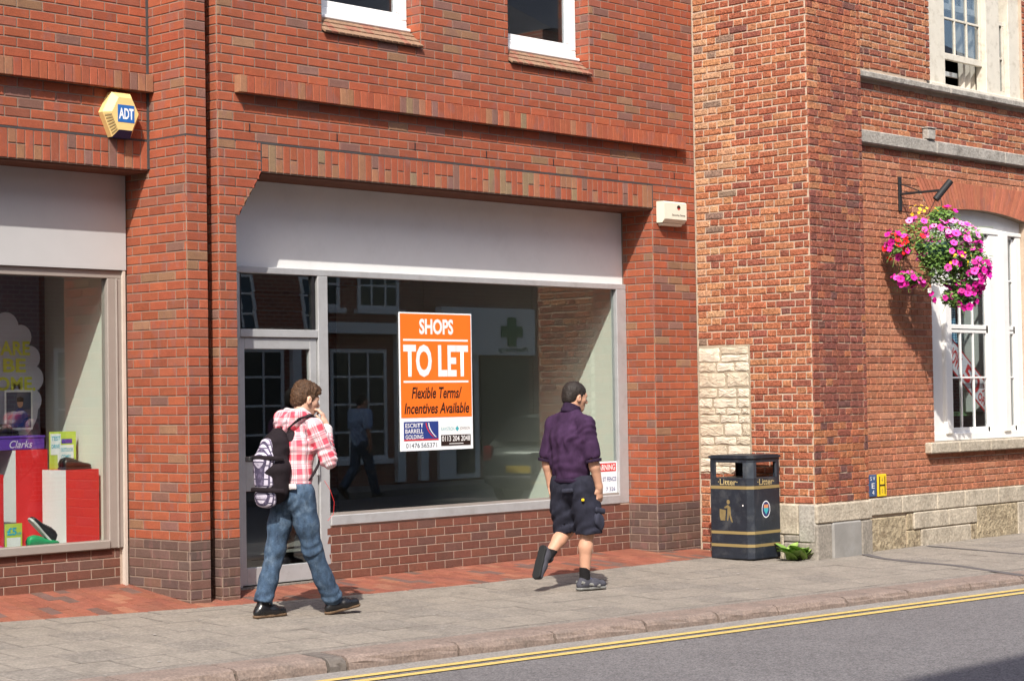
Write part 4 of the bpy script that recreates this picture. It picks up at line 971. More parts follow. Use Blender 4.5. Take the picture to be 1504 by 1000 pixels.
# ================================================================== hanging basket
plain('iron_black', (.02, .02, .022), .6, .3); plain('basket_green', (.015, .05, .055), .45, .4)
br = empty('basket_bracket', (7.39, YW, 3.42), 'black iron wall bracket holding the hanging flower basket', 'bracket')
box('back_bar', (7.365, YW - .022, 3.42), (7.415, YW - .001, 3.775), 'iron_black', br, .004); box('arm', (7.378, YW - .50, 3.583), (7.402, YW - .022, 3.607), 'iron_black', br, .003)
m = MB(); m.cyl((7.34, YW - .46, 3.50), (7.47, YW - .56, 3.69), .034, n=12); m.build('tube_socket', 'iron_black', br)
m = MB(); m.tube([(7.39, YW - .012, 3.70), (7.39, YW - .12, 3.66), (7.39, YW - .24, 3.61)], .006); m.build('stay', 'iron_black', br)
HB = Vector((7.30, -1.76, 3.0)); q = random.Random(11)
hb = empty('hanging_basket', HB, 'hanging basket overflowing with pink, magenta, red and yellow flowers beside the arched window', 'flower basket')
m = MB(); m.lathe([(.0, -.19), (.10, -.175), (.17, -.10), (.20, .0), (.205, .05), (.19, .05)], HB, 20); m.build('bowl', 'basket_green', hb)
for a in (0, 2.1, 4.2):
    m = MB(); m.tube([HB + Vector((.22 * math.cos(a), .22 * math.sin(a), .05)), Vector((7.39, -1.77, 3.59))], .004, 5); m.build('chain', 'iron_black', hb)
ir = Vector((.686, -.727, 0)); idp = Vector((.727, .686, 0))
LOBES = [((-.10, 0, .15), (.30, .25, .15)), ((.18, 0, .12), (.29, .26, .18)), ((-.37, -.02, .02), (.14, .16, .13)), ((.37, 0, -.14), (.15, .20, .20)), ((.10, 0, -.26), (.22, .18, .14)), ((-.28, 0, -.30), (.17, .12, .07)), ((.30, 0, -.44), (.13, .10, .15)), ((.16, 0, -.50), (.12, .09, .10)), ((.06, 0, .32), (.13, .11, .10))]
def bp_(s, d, z): return HB + ir * s + idp * d + Vector((0, 0, z))
def leaf_cloud(n, lobes, size, q):
    m = MB()
    for i in range(n):
        c, rr = q.choice(lobes); v = Vector((q.gauss(0, 1), q.gauss(0, 1), q.gauss(0, 1))).normalized() * q.uniform(.55, 1.02)
        p = bp_(c[0] + v.x * rr[0], c[1] + v.y * rr[1], c[2] + v.z * rr[2]); d = Vector((q.gauss(0, 1), q.gauss(0, 1), q.gauss(0, .7))).normalized(); e = d.orthogonal().normalized(); s_ = size * q.uniform(.6, 1.3); nrm = d.cross(e)
        m.add([p - d * s_, p + e * s_ * .4 + nrm * s_ * .12, p + d * s_, p - e * s_ * .4 + nrm * s_ * .12], [(0, 1, 2), (0, 2, 3)], q.choice((0, 0, 1)))
    return m
tag(leaf_cloud(7600, LOBES + [((-.02, -.16, -.02), (.24, .10, .13)), ((.02, -.10, -.18), (.22, .14, .12)), ((.2, -.1, -.05), (.2, .14, .14))], .024, q).build('foliage', ['weed_leaf', 'weed_leaf_dark'], hb), kind='stuff')
for i in range(26):
    c, rr = q.choice(LOBES); a0 = q.uniform(-2.6, .6); p0 = Vector((c[0], c[1], c[2])); p2_ = p0 + Vector((rr[0] * 1.45 * math.cos(a0), rr[1] * q.uniform(-1, .4), rr[2] * 1.5 * math.sin(a0) - .04)); mid = (p0 + p2_) / 2 + Vector((0, 0, .05))
    m = MB(); m.tube([bp_(*p0), bp_(*mid), bp_(*p2_)], [.004, .003, .002], 5); m.build('trailing_stem', 'weed_leaf', hb)
FC = dict(magenta=(.62, .012, .30), hotpink=(.80, .07, .42), pink=(.86, .26, .60), red=(.75, .022, .02), yellow=(.85, .55, .03), white=(.8, .78, .75), purple=(.40, .012, .20))
for k_, c_ in FC.items(): plain('petal_' + k_, c_, .6, .25, var=.15, scale=25)
plain('petal_throat', (.28, .005, .12), .6, .2)
FM = {}
def flower_mesh(col, kind):
    m = MB(); n = 10; vs = [(0, 0, -.010)]
    for k in range(n): t = 2 * math.pi * k / n; vs.append((.30 * math.cos(t), .30 * math.sin(t), -.08))
    for k in range(n * 2):
        t = 2 * math.pi * k / (n * 2); rr = 1.0 - .16 * (abs(math.cos(t * 2.5)) < .45); vs.append((rr * math.cos(t), rr * math.sin(t), .12 * math.cos(5 * t) + .05))
    vs[0] = (0, 0, -.35)
    m.add(vs, [(0, 1 + k, 1 + (k + 1) % n) for k in range(n)], 1, True)
    fs = []
    for k in range(n): a, b = 1 + k, 1 + (k + 1) % n; o0, o1, o2 = 11 + 2 * k, 11 + (2 * k + 1) % 20, 11 + (2 * k + 2) % 20; fs += [(a, o0, o1), (a, o1, b), (b, o1, o2)]
    m.add(vs, fs, 0, True); return m.mesh('flower', ['petal_' + col, 'petal_yellow' if col == 'yellow' else 'petal_throat'])
for k_ in FC: FM[k_] = flower_mesh(k_, 0)
def flower(s, d, z, col, size, nrm):
    o = bpy.data.objects.new('flower', FM[col]); p = bp_(s, d, z); rot = Vector(nrm).to_track_quat('Z', 'Y').to_matrix().to_4x4(); o.parent = hb; o.matrix_parent_inverse = PINV[hb.name]
    o.matrix_basis = Matrix.Translation(p) @ rot @ Matrix.Rotation(q.uniform(0, 6), 4, 'Z') @ Matrix.Scale(size, 4); scene.collection.objects.link(o)
def scatter(n, c, rr, cols, size=.040):
    for i in range(n):
        v = Vector((q.gauss(0, 1), -abs(q.gauss(0, 1)) * (1 if q.random() < .8 else -1), q.gauss(0, 1))).normalized() * q.uniform(.80, 1.08)
        nn = ir * v.x + idp * v.y + Vector((0, 0, v.z + .25)); nn = nn.normalized() + Vector((q.uniform(-.4, .4), q.uniform(-.4, .4), q.uniform(-.3, .3))) + Vector((-.15, -.35, .2))
        flower(c[0] + v.x * rr[0], c[1] + v.y * rr[1], c[2] + v.z * rr[2], q.choice(cols), size * q.uniform(.8, 1.2), nn)
scatter(40, (.18, 0, .10), (.31, .27, .20), ['pink', 'pink', 'hotpink', 'hotpink'], .038); scatter(11, (-.10, 0, .21), (.28, .25, .11), ['pink', 'hotpink'], .038)
scatter(22, (-.39, 0, .03), (.15, .17, .15), ['red', 'red', 'magenta'], .037); scatter(6, (.10, 0, .34), (.13, .11, .09), ['red', 'magenta'], .033)
scatter(54, (.40, 0, -.18), (.15, .20, .26), ['magenta', 'magenta', 'hotpink', 'purple'], .037); scatter(34, (.30, 0, -.46), (.14, .11, .17), ['magenta', 'purple', 'magenta'], .036)
scatter(16, (-.28, 0, -.31), (.18, .13, .08), ['hotpink', 'magenta'], .038); scatter(10, (.06, 0, -.46), (.13, .10, .10), ['purple', 'magenta'], .034); scatter(2, (-.04, -.05, -.40), (.05, .05, .05), ['white'], .034)
scatter(26, (.08, -.06, -.04), (.27, .22, .24), ['hotpink', 'magenta', 'pink', 'magenta'], .036); scatter(8, (-.22, -.04, .10), (.16, .2, .12), ['red', 'hotpink'], .036)
scatter(16, (.20, -.12, -.12), (.13, .20, .09), ['yellow'], .016); scatter(14, (-.12, -.02, .38), (.17, .10, .06), ['yellow'], .016); scatter(6, (-.46, 0, .12), (.07, .12, .1), ['hotpink', 'magenta'], .036)
# ================================================================== shoe shop display
YD = .97
def block_box(name, x0, x1, y0, y1, z1, label, zf=.44):
    e = empty(name, ((x0 + x1) / 2, (y0 + y1) / 2, zf), label, 'display block', 'red and white display blocks'); m = MB()
    m.box((x0, y0, zf), (x1, y1, z1)); m.m = [1, 0, 0, 0, 0, 1]; m.build('block', ['red_card', 'white_card'], e); return e
block_box('display_block', -1.225, -.915, YD, YD + .33, 1.045, 'red and white display block carrying black shoes in the shoe shop window')
block_box('display_block', -1.43, -1.135, 1.36, 1.66, 1.205, 'taller red display block carrying a purple shoe box in the shoe shop window')
block_box('display_block', -2.05, -1.73, 1.06, 1.36, 1.03, 'low red display block beside the five pound price card')
pb = empty('purple_shoe_box', (-1.33, 1.5, 1.206), 'purple shoe box with silver lettering on the taller red block', 'shoe box')
box('carton', (-1.62, 1.40, 1.206), (-1.135, 1.62, 1.30), 'purple_card', pb, .004); box('lid', (-1.625, 1.395, 1.300), (-1.13, 1.625, 1.318), 'purple_card', pb, .003)
text('lettering', 'Clarks', (-1.46, 1.3985, 1.222), Uf, Vf, .21, .06, 'lilac_card', pb, .004, .3)
# wall poster on a dark panel behind the display
po = empty('cloud_poster', (-1.3, 1.69, 1.3), 'lilac cloud-shaped poster with yellow lettering at the back of the shoe shop window', 'poster')
box('dark_panel', (-2.6, 1.70, .44), (-.98, 1.73, 2.62), 'slate_print', po); m = MB(); cp = []
for (cx, cz, rr) in ((-1.16, 2.12, .10), (-1.30, 2.20, .12), (-1.48, 2.18, .14), (-1.7, 2.1, .16), (-1.08, 1.95, .10), (-1.06, 1.78, .11), (-1.07, 1.60, .10), (-1.4, 1.8, .36), (-1.7, 1.7, .3), (-1.3, 1.55, .3)):
    b = len(m.v); n = 20; m.add([(cx + rr * math.cos(2 * math.pi * i / n), 1.694 - .0004 * len(cp), cz + rr * math.sin(2 * math.pi * i / n)) for i in range(n)], [tuple(range(n))]); cp.append(1)
m.build('cloud', 'lilac_card', po)
for i, (s_, x0, x1, z0) in enumerate((('YOU', -1.72, -1.50, 1.99), ('DARE', -1.46, -1.08, 1.97), ('TO BE', -1.7, -1.12, 1.83), ('AWESOME.', -1.84, -1.03, 1.68))): text('lettering', s_, (x0, 1.686, z0), Uf, Vf, x1 - x0, .115, 'yellow_print', po, .03)
ph = empty('photo_card', (-1.24, 1.62, 1.37), 'white-bordered picture card of a figure in a blue jumper above the purple box', 'card')
PHO = (-1.375, 1.60, 1.365); box('card', PHO, (PHO[0] + .26, 1.606, PHO[2] + .32), 'white_card', ph); rect('picture_ground', .06, .94, .05, .95, PHO, .26, .32, 'slate_print', ph, .0015)
poly2('picture_jumper', [(.06, .02), (.22, .02), (.21, .13), (.165, .17), (.12, .17), (.075, .14)], PHO, Uf, 'print_blue', ph, .002); poly2('picture_face', [(.142 + .028 * math.cos(i * .628), .215 + .038 * math.sin(i * .628)) for i in range(10)], PHO, Uf, 'skin_print', ph, .002); poly2('picture_hair', [(.112, .225), (.172, .225), (.175, .255), (.142, .268), (.11, .255)], PHO, Uf, 'print_black', ph, .0026)
cc = empty('test_drive_card', (-1.05, 1.32, 1.046), 'lime green offer card with blue lettering behind the black shoes', 'card')
KO = (-1.175, 1.27, 1.046); box('card', KO, (KO[0] + .25, 1.276, KO[2] + .30), 'lime_card', cc); rect('white_panel', .04, .42, .06, .62, KO, .25, .30, 'white_card', cc, .0015); rect('white_panel', .3, .9, .36, .86, KO, .25, .30, 'white_card', cc, .002); rect('purple_panel', .45, .85, .2, .32, KO, .25, .30, 'purple_card', cc, .0015)
for s_, u0, u1, v0, v1 in (('TEST', .07, .40, .12, .24), ('DRIVE', .07, .38, .34, .45), ('OUTDOOR', .42, .88, .44, .54), ('COMFY', .44, .8, .62, .74)): ftext(s_, u0, u1, v0, v1, KO, .25, .30, 'cyan_print', cc, .003, bold=.02)
pc5 = empty('price_card', (-1.71, .96, .44), 'small lime price card reading five pounds at the window front', 'card')
KO = (-1.785, .955, .44); box('card', KO, (KO[0] + .15, .961, KO[2] + .215), 'lime_card', pc5); rect('white_panel', .1, .9, .5, .92, KO, .15, .215, 'white_card', pc5, .0015); ftext('£5', .1, .68, .14, .42, KO, .15, .215, 'cyan_print', pc5, .002, bold=.04); ftext('OFF', .7, .95, .32, .42, KO, .15, .215, 'cyan_print', pc5, .002, bold=.02)
box_ = box('tray', (-1.60, .93, .44), (-1.2, 1.2, .455), 'white_card'); tag(box_, 'low white tray under the green trainers', 'tray')
plain('shoe_black', (.014, .013, .014), .35, .45); plain('shoe_green', (.02, .33, .12), .45, .4); plain('shoe_sole', (.55, .55, .52), .6, .3)
def shoe(name, loc, rzv, mat, label, cat, sole='shoe_black', tiltv=(0, 0), L_=.27):
    e = empty(name, loc, label, cat); e.rotation_euler = (tiltv[0], tiltv[1], rzv); m = MB(); n = 12; rings = []
    for i, (t, w, h0) in enumerate(((0, .028, .05), (.06, .036, .075), (.2, .038, .085), (.34, .037, .078), (.5, .040, .058), (.7, .046, .042), (.88, .042, .034), (.97, .028, .026), (1, .006, .016))):
        for k in range(n):
            a = 2 * math.pi * k / n; c, s_ = math.cos(a), math.sin(a); rings.append((t * L_, (abs(c) ** .8) * math.copysign(w, c), .012 + max(0, (s_ + 1) / 2) ** .8 * h0))
    m.add(rings, [(i * n + k, i * n + (k + 1) % n, (i + 1) * n + (k + 1) % n, (i + 1) * n + k) for i in range(8) for k in range(n)] + [tuple(range(n))[::-1]], 0, True); m.build('upper', mat, e, keep=False)
    m = MB(); out = [(t * L_, s_ * w) for s_ in (1,) for t, w in ((-.01, .02), (0, .032), (.1, .038), (.35, .036), (.7, .049), (.9, .044), (1.0, .022))]; m.prism(out + [(a, -b) for a, b in out[::-1]], 0, .016, 'z'); m.build('sole', sole, e, keep=False)
    m = MB()
    for k in range(4): m.cyl((L_ * (.36 + k * .07), -.02, .085 - k * .008), (L_ * (.36 + k * .07), .02, .085 - k * .008), .004, n=6)
    m.build('laces', mat, e, keep=False); return e
shoe('black_shoe', (-1.20, 1.05, 1.047), R(4), 'shoe_black', 'black lace-up shoe at the front of the lower red and white block', 'shoe'); shoe('black_shoe', (-1.16, 1.15, 1.047), R(-3), 'shoe_black', 'black lace-up shoe tucked behind another on the lower block', 'shoe')
shoe('green_trainer', (-1.55, 1.02, .456), R(-6), 'shoe_green', 'green trainer lying flat on the white tray', 'shoe', 'shoe_sole'); shoe('black_trainer', (-1.35, 1.0, .475), R(170), 'shoe_black', 'black trainer propped steeply on the green one', 'shoe', 'shoe_sole', (0, R(-48)))
shoe('dark_trainer', (-1.52, 1.48, 1.319), R(25), 'shoe_black', 'dark trainer standing on the purple shoe box', 'shoe'); shoe('dark_trainer', (-1.37, 1.5, 1.319), R(140), 'shoe_black', 'dark trainer turned backwards on the purple shoe box', 'shoe')
shoe('pink_trainer', (-2.02, 1.0, .44), R(10), 'petal_hotpink', 'pink trainer beside the five pound card', 'shoe')
# ================================================================== clothes shop window on the right: sale banner and shirts
sbn = empty('sale_banner', (9.1, -1.10, 1.5), 'white sale banner with red border hung diagonally behind the sash window', 'banner')
A_ = Vector((8.62, -1.10, 2.00)); Bq = Vector((9.44, -1.10, 1.44)); dv = (Bq - A_).normalized(); uv = Vector((-dv.z, 0, dv.x)); uv = uv if uv.z > 0 else -uv
def bq(s, t): return A_ + dv * s + uv * t
def bquad(name, s0, s1, t0, t1, d, mat, parent):
    m = MB(); f = Vector((0, -d, 0)); p = [bq(s0, t0) + f, bq(s1, t0) + f, bq(s1, t1) + f, bq(s0, t1) + f]; b = [v + Vector((0, .004, 0)) for v in p]; m.add(p + b, [(0, 1, 2, 3), (7, 6, 5, 4), (0, 1, 5, 4), (1, 2, 6, 5), (2, 3, 7, 6), (3, 0, 4, 7)]); return m.build(name, mat, parent)
bquad('border', -.05, 1.03, -.15, .15, 0, 'print_red', sbn); bquad('panel', -.03, 1.01, -.13, .13, .003, 'white_card', sbn)
for s_, a0, w_, t0, h_ in (('NOW', .0, .28, -.09, .17), ('50', .38, .36, -.10, .20), ('%', .80, .12, .01, .10), ('OFF', .77, .19, -.11, .09)): text('lettering', s_, bq(a0, t0) + Vector((0, -.008, 0)), dv, uv, w_, h_, 'print_red', sbn, .02)
t = NT('check_cloth'); oc = t.pos(); wv = []
for ax_ in ((1, 0, 0), (0, 0, 1)):
    w = t.node('ShaderNodeTexWave', wave_type='BANDS', bands_direction='X' if ax_[0] else 'Z'); w.inputs['Scale'].default_value = 11; t.link(oc, w.inputs['Vector']); wv.append(t.ramp(w.outputs[0], [(.45, 0.0), (.6, 1.0)]))
t.bsdf(t.mix(wv[0], t.mix(wv[1], (.40, .62, .72), (.10, .30, .45)), t.mix(wv[1], (.10, .30, .45), (.03, .10, .22))), .9, .1)
plain('denim_dark', (.03, .04, .07), .9, .1, var=.2)
def hung_shirt(name, x, y, zt, w, ln, mat, label):
    e = empty(name, (x, y, zt - ln), label, 'shirt'); m = MB(); n = 16; prof = [(0, .28), (.04, .62), (.10, .98), (.2, 1.0), (.5, .92), (.8, .95), (1, 1.0)]; vs = []
    for t_, f in prof:
        for k in range(n): a = 2 * math.pi * k / n; vs.append((x + w / 2 * f * math.cos(a), y + .05 * math.sin(a) * (1 + .3 * math.sin(5 * a + 6 * t_)), zt - ln * t_))
    m.add(vs, [(i * n + k, i * n + (k + 1) % n, (i + 1) * n + (k + 1) % n, (i + 1) * n + k) for i in range(len(prof) - 1) for k in range(n)], 0, True); m.build('body', mat, e)
    for s_ in (-1, 1):
        m = MB(); m.tube([(x + s_ * w * .46, y, zt - ln * .12), (x + s_ * w * .56, y, zt - ln * .45), (x + s_ * w * .60, y - .02, zt - ln * .8)], [.06, .05, .045], 8); m.build('sleeve', mat, e)
    m = MB(); m.tube([(x, y, zt + .12), (x, y, zt + .02)], .004, 5); m.build('hook', 'iron_black', e); return e
hung_shirt('checked_shirt', 9.30, -.62, 2.62, .36, .66, 'check_cloth', 'pale blue checked shirt hanging behind the sash window'); hung_shirt('dark_jacket', 9.68, -.45, 2.62, .42, .75, 'denim_dark', 'dark jacket hanging beside the checked shirt in the window')
cr = empty('clothes_rail', (9.6, -.5, .4), 'metal clothes rail holding shirts behind the sash window', 'rail')
m = MB(); m.cyl((9.0, -.5, 2.745), (10.6, -.5, 2.745), .012, n=8); m.build('rail', 'iron_black', cr)
for xx in (9.02, 10.58): m = MB(); m.cyl((xx, -.5, .31), (xx, -.5, 2.745), .012, n=8); m.build('post', 'iron_black', cr)
gt = empty('display_table', (9.3, -.75, .3), 'green display table low behind the sash window', 'table'); plain('table_green', (.16, .30, .12), .6, .3); box('table_top', (8.9, -.95, 1.28), (10.0, -.5, 1.32), 'table_green', gt)
for xx in (8.93, 9.94):
    for yy in (-.93, -.55): box('leg', (xx, yy, .3), (xx + .04, yy + .04, 1.28), 'table_green', gt)
# ================================================================== the far side of the street, seen only as reflections
t = NT('far_brick'); bt = t.node('ShaderNodeTexBrick'); bt.inputs['Scale'].default_value = 1.0; bt.inputs['Brick Width'].default_value = .225; bt.inputs['Row Height'].default_value = .075; bt.inputs['Mortar Size'].default_value = .008
bt.inputs['Color1'].default_value = (.34, .12, .07, 1); bt.inputs['Color2'].default_value = (.26, .09, .06, 1); bt.inputs['Mortar'].default_value = (.42, .36, .28, 1)
mp = t.node('ShaderNodeMapping'); mp.inputs['Rotation'].default_value = (R(90), 0, 0); t.link(t.pos(), mp.inputs['Vector']); t.link(mp.outputs[0], bt.inputs['Vector']); t.bsdf(bt.outputs[0], .9, .2)
plain('slate_roof', (.09, .095, .11), .7, .3, var=.2); plain('far_white', (.80, .80, .78), .6, .3, var=.05, scale=3); plain('pharmacy_green', (.01, .16, .06), .5, .3); plain('far_glass', (.02, .025, .03), .12, .6)
OY = -14.0
def far_building(name, x0, x1, H, label, wins, y=OY, mat='far_brick', frame='far_white'):
    e = empty(name, ((x0 + x1) / 2, y, 0), label, 'building'); m = MB(); cx, cy = 0, 0
    box('wall', (x0, y - 9, -.3), (x1, y, H), mat, e)
    m = MB(); m.prism([(y + .25, H), (y - 4.5, H + 2.6), (y - 9.2, H)], x0, x1, 'x'); m.build('roof', 'slate_roof', e)
    for (a, b, z0, z1, nx, nz) in wins:
        w = MB(); f = .07
        for p_, q_ in (((a, z0), (b, z0 + f)), ((a, z1 - f), (b, z1)), ((a, z0 + f), (a + f, z1 - f)), ((b - f, z0 + f), (b, z1 - f))): w.box((p_[0], y - .02, p_[1]), (q_[0], y + .03, q_[1]))
        for i in range(1, nx): xm = a + (b - a) * i / nx; w.box((xm - .02, y - .02, z0 + f), (xm + .02, y + .025, z1 - f))
        for i in range(1, nz): zm = z0 + (z1 - z0) * i / nz; w.box((a + f, y - .019, zm - .02), (b - f, y + .024, zm + .02))
        wn_ = w.build('window', frame, e); box('pane', (a + f, y + .002, z0 + f), (b - f, y + .008, z1 - f), 'far_glass', wn_, keep=False)
        box('sill', (a - .08, y, z0 - .09), (b + .08, y + .12, z0 - .001), frame, wn_, keep=False)
    return e
row = lambda xs, z0, z1, w=1.0: [(x, x + w, z0, z1, 3, 4) for x in xs]
far_building('tall_brick_terrace', -24, 1.5, 13.3, 'tall brick terrace across the road whose eaves shade part of the road', row([-22 + 2.4 * i for i in range(10)], 4.4, 6.4) + row([-22 + 2.4 * i for i in range(10)], 8.0, 9.8) + row([-22 + 2.4 * i for i in range(10)], .8, 2.8, 1.5), y=-14.2)
far_building('low_brick_annexe', 1.5, 10.2, 4.6, 'low brick annexe beside the tall terrace across the road', [(8.4, 9.8, .45, 2.5, 3, 4), (5.2, 7.0, .45, 2.5, 3, 4), (2.4, 4.0, .45, 2.5, 3, 4)], y=OY - .02)
fb = far_building('white_shop_terrace', 10.2, 16.1, 8.6, 'brick terrace with white panelled shop windows across the road', row([11.5, 12.9, 14.4], 3.25, 5.0, 1.05) + row([11.5, 13.6], 6.0, 7.5) + [(11.2, 12.6, .45, 2.5, 3, 4), (13.7, 15.1, .45, 2.5, 3, 4)])
box('shop_cornice', (10.3, OY, 2.78), (16.0, OY + .25, 2.98), 'far_white', fb)
for x_ in (10.9, 12.75, 13.35, 15.3, 15.9): box('pilaster_strip', (x_, OY, .0), (x_ + .2, OY + .1, 2.78), 'far_white', fb)
ph_ = far_building('pharmacy_building', 16.1, 19.15, 8.4, 'white pharmacy front with green cross sign reflected in the shop window', row([16.6, 18.0], 4.2, 5.9, .9), y=OY + .02)
box('fascia', (16.4, OY + .03, 2.40), (19.05, OY + .20, 3.33), 'far_white', ph_); box('door_surround', (16.4, OY + .021, .0), (17.5, OY + .10, 2.40), 'far_white', ph_); box('door_glass', (16.85, OY + .09, .1), (17.35, OY + .12, 2.1), 'far_glass', ph_); box('display_glass', (17.6, OY + .03, .5), (19.0, OY + .06, 2.35), 'far_glass', ph_)
box('cross_upright', (18.24, OY + .20, 2.58), (18.47, OY + .23, 3.15), 'pharmacy_green', ph_); box('cross_bar', (18.05, OY + .201, 2.76), (18.66, OY + .231, 2.98), 'pharmacy_green', ph_)
text('lettering', 'Pharmacy', (18.8, OY + .235, 2.44), (-1, 0, 0), Vf, .85, .12, 'pharmacy_green', ph_, .01)
far_building('plain_brick_gable', 19.15, 34, 9.0, 'plain brick wall building standing past the pharmacy', [(24, 25, 3.5, 5.2, 2, 2)], y=OY + .05)
# ---- passing car reflected in the window
plain('car_green', (.16, .19, .17), .25, .5, .3, var=.05, scale=2); plain('car_glass', (.015, .018, .02), .08, .6); plain('tyre', (.02, .02, .02), .8, .2); plain('rim', (.45, .45, .46), .35, .5, .7); plain('lamp_red', (.35, .01, .01), .2, .6); plain('plate_yellow', (.75, .55, .04), .5, .3)
ca = math.atan2(ev.y, ev.x); car = empty('green_hatchback', (14.7, -8.55, ROADZ), 'dark green hatchback driving past, reflected in the empty shop window', 'car', rz=ca)
def loft(secs, n=20):
    m = MB(); vs = []
    for (x, z0, z1, w0, w1, p) in secs:
        for k in range(n):
            a = 2 * math.pi * k / n; c, s_ = math.cos(a), math.sin(a); rr = (abs(c) ** p + abs(s_) ** p) ** (-1 / p); yy, zz = c * rr, s_ * rr; w = w0 + (w1 - w0) * (zz + 1) / 2; vs.append((x, yy * w, (z0 + z1) / 2 + zz * (z1 - z0) / 2))
    N = len(secs); m.add(vs, [(i * n + k, i * n + (k + 1) % n, (i + 1) * n + (k + 1) % n, (i + 1) * n + k) for i in range(N - 1) for k in range(n)] + [tuple(range(n))[::-1], tuple((N - 1) * n + k for k in range(n))], 0, True); return m
loft([(-1.98, .38, .78, .68, .66, 5), (-1.92, .26, .92, .80, .78, 5), (-1.6, .22, .95, .85, .82, 5), (-.6, .20, .95, .86, .82, 5), (.6, .20, .94, .86, .82, 5), (1.2, .22, .92, .85, .80, 5), (1.7, .26, .80, .82, .74, 4.5), (1.95, .32, .66, .70, .62, 4)]).build('body', 'car_green', car, keep=False)
loft([(-1.86, .90, .98, .74, .70, 5), (-1.62, .92, 1.30, .76, .60, 5), (-1.35, .92, 1.44, .77, .57, 5), (-.5, .92, 1.48, .78, .57, 5), (.2, .92, 1.44, .78, .56, 5), (.9, .92, 1.02, .77, .70, 5), (1.1, .90, .96, .74, .72, 5)]).build('cabin', 'car_green', car, keep=False)
m = MB(); m.add([(-1.862, .58, 1.0), (-1.862, -.58, 1.0), (-1.56, -.50, 1.38), (-1.56, .50, 1.38)], [(0, 1, 2, 3)]); m.v = [(x - .045, y, z + .02) for x, y, z in m.v]; m.build('rear_window', 'car_glass', car, keep=False)
for s_ in (-1, 1):
    m = MB(); m.add([(-1.4, s_ * .785, 1.0), (.75, s_ * .785, 1.0), (.15, s_ * .67, 1.38), (-1.25, s_ * .67, 1.38)], [(0, 1, 2, 3)]); m.build('side_window', 'car_glass', car, keep=False)
    box('tail_lamp', (-1.985, s_ * .66 - .09, .70), (-1.90, s_ * .66 + .09, .95), 'lamp_red', car, .02, keep=False)
    for xw in (-1.25, 1.28):
        m = MB(); m.cyl((xw, s_ * .70, .31), (xw, s_ * .88, .31), .31, n=24); w_ = m.build('wheel', 'tyre', car, keep=False); m = MB(); m.cyl((xw, s_ * .875, .31), (xw, s_ * .89, .31), .2, n=16); m.build('rim', 'rim', w_, keep=False)
box('number_plate', (-2.005, -.26, .52), (-1.985, .26, .635), 'plate_yellow', car, keep=False); box('bumper_strip', (-2.0, -.7, .42), (-1.93, .7, .47), 'rim', car, .01, keep=False)
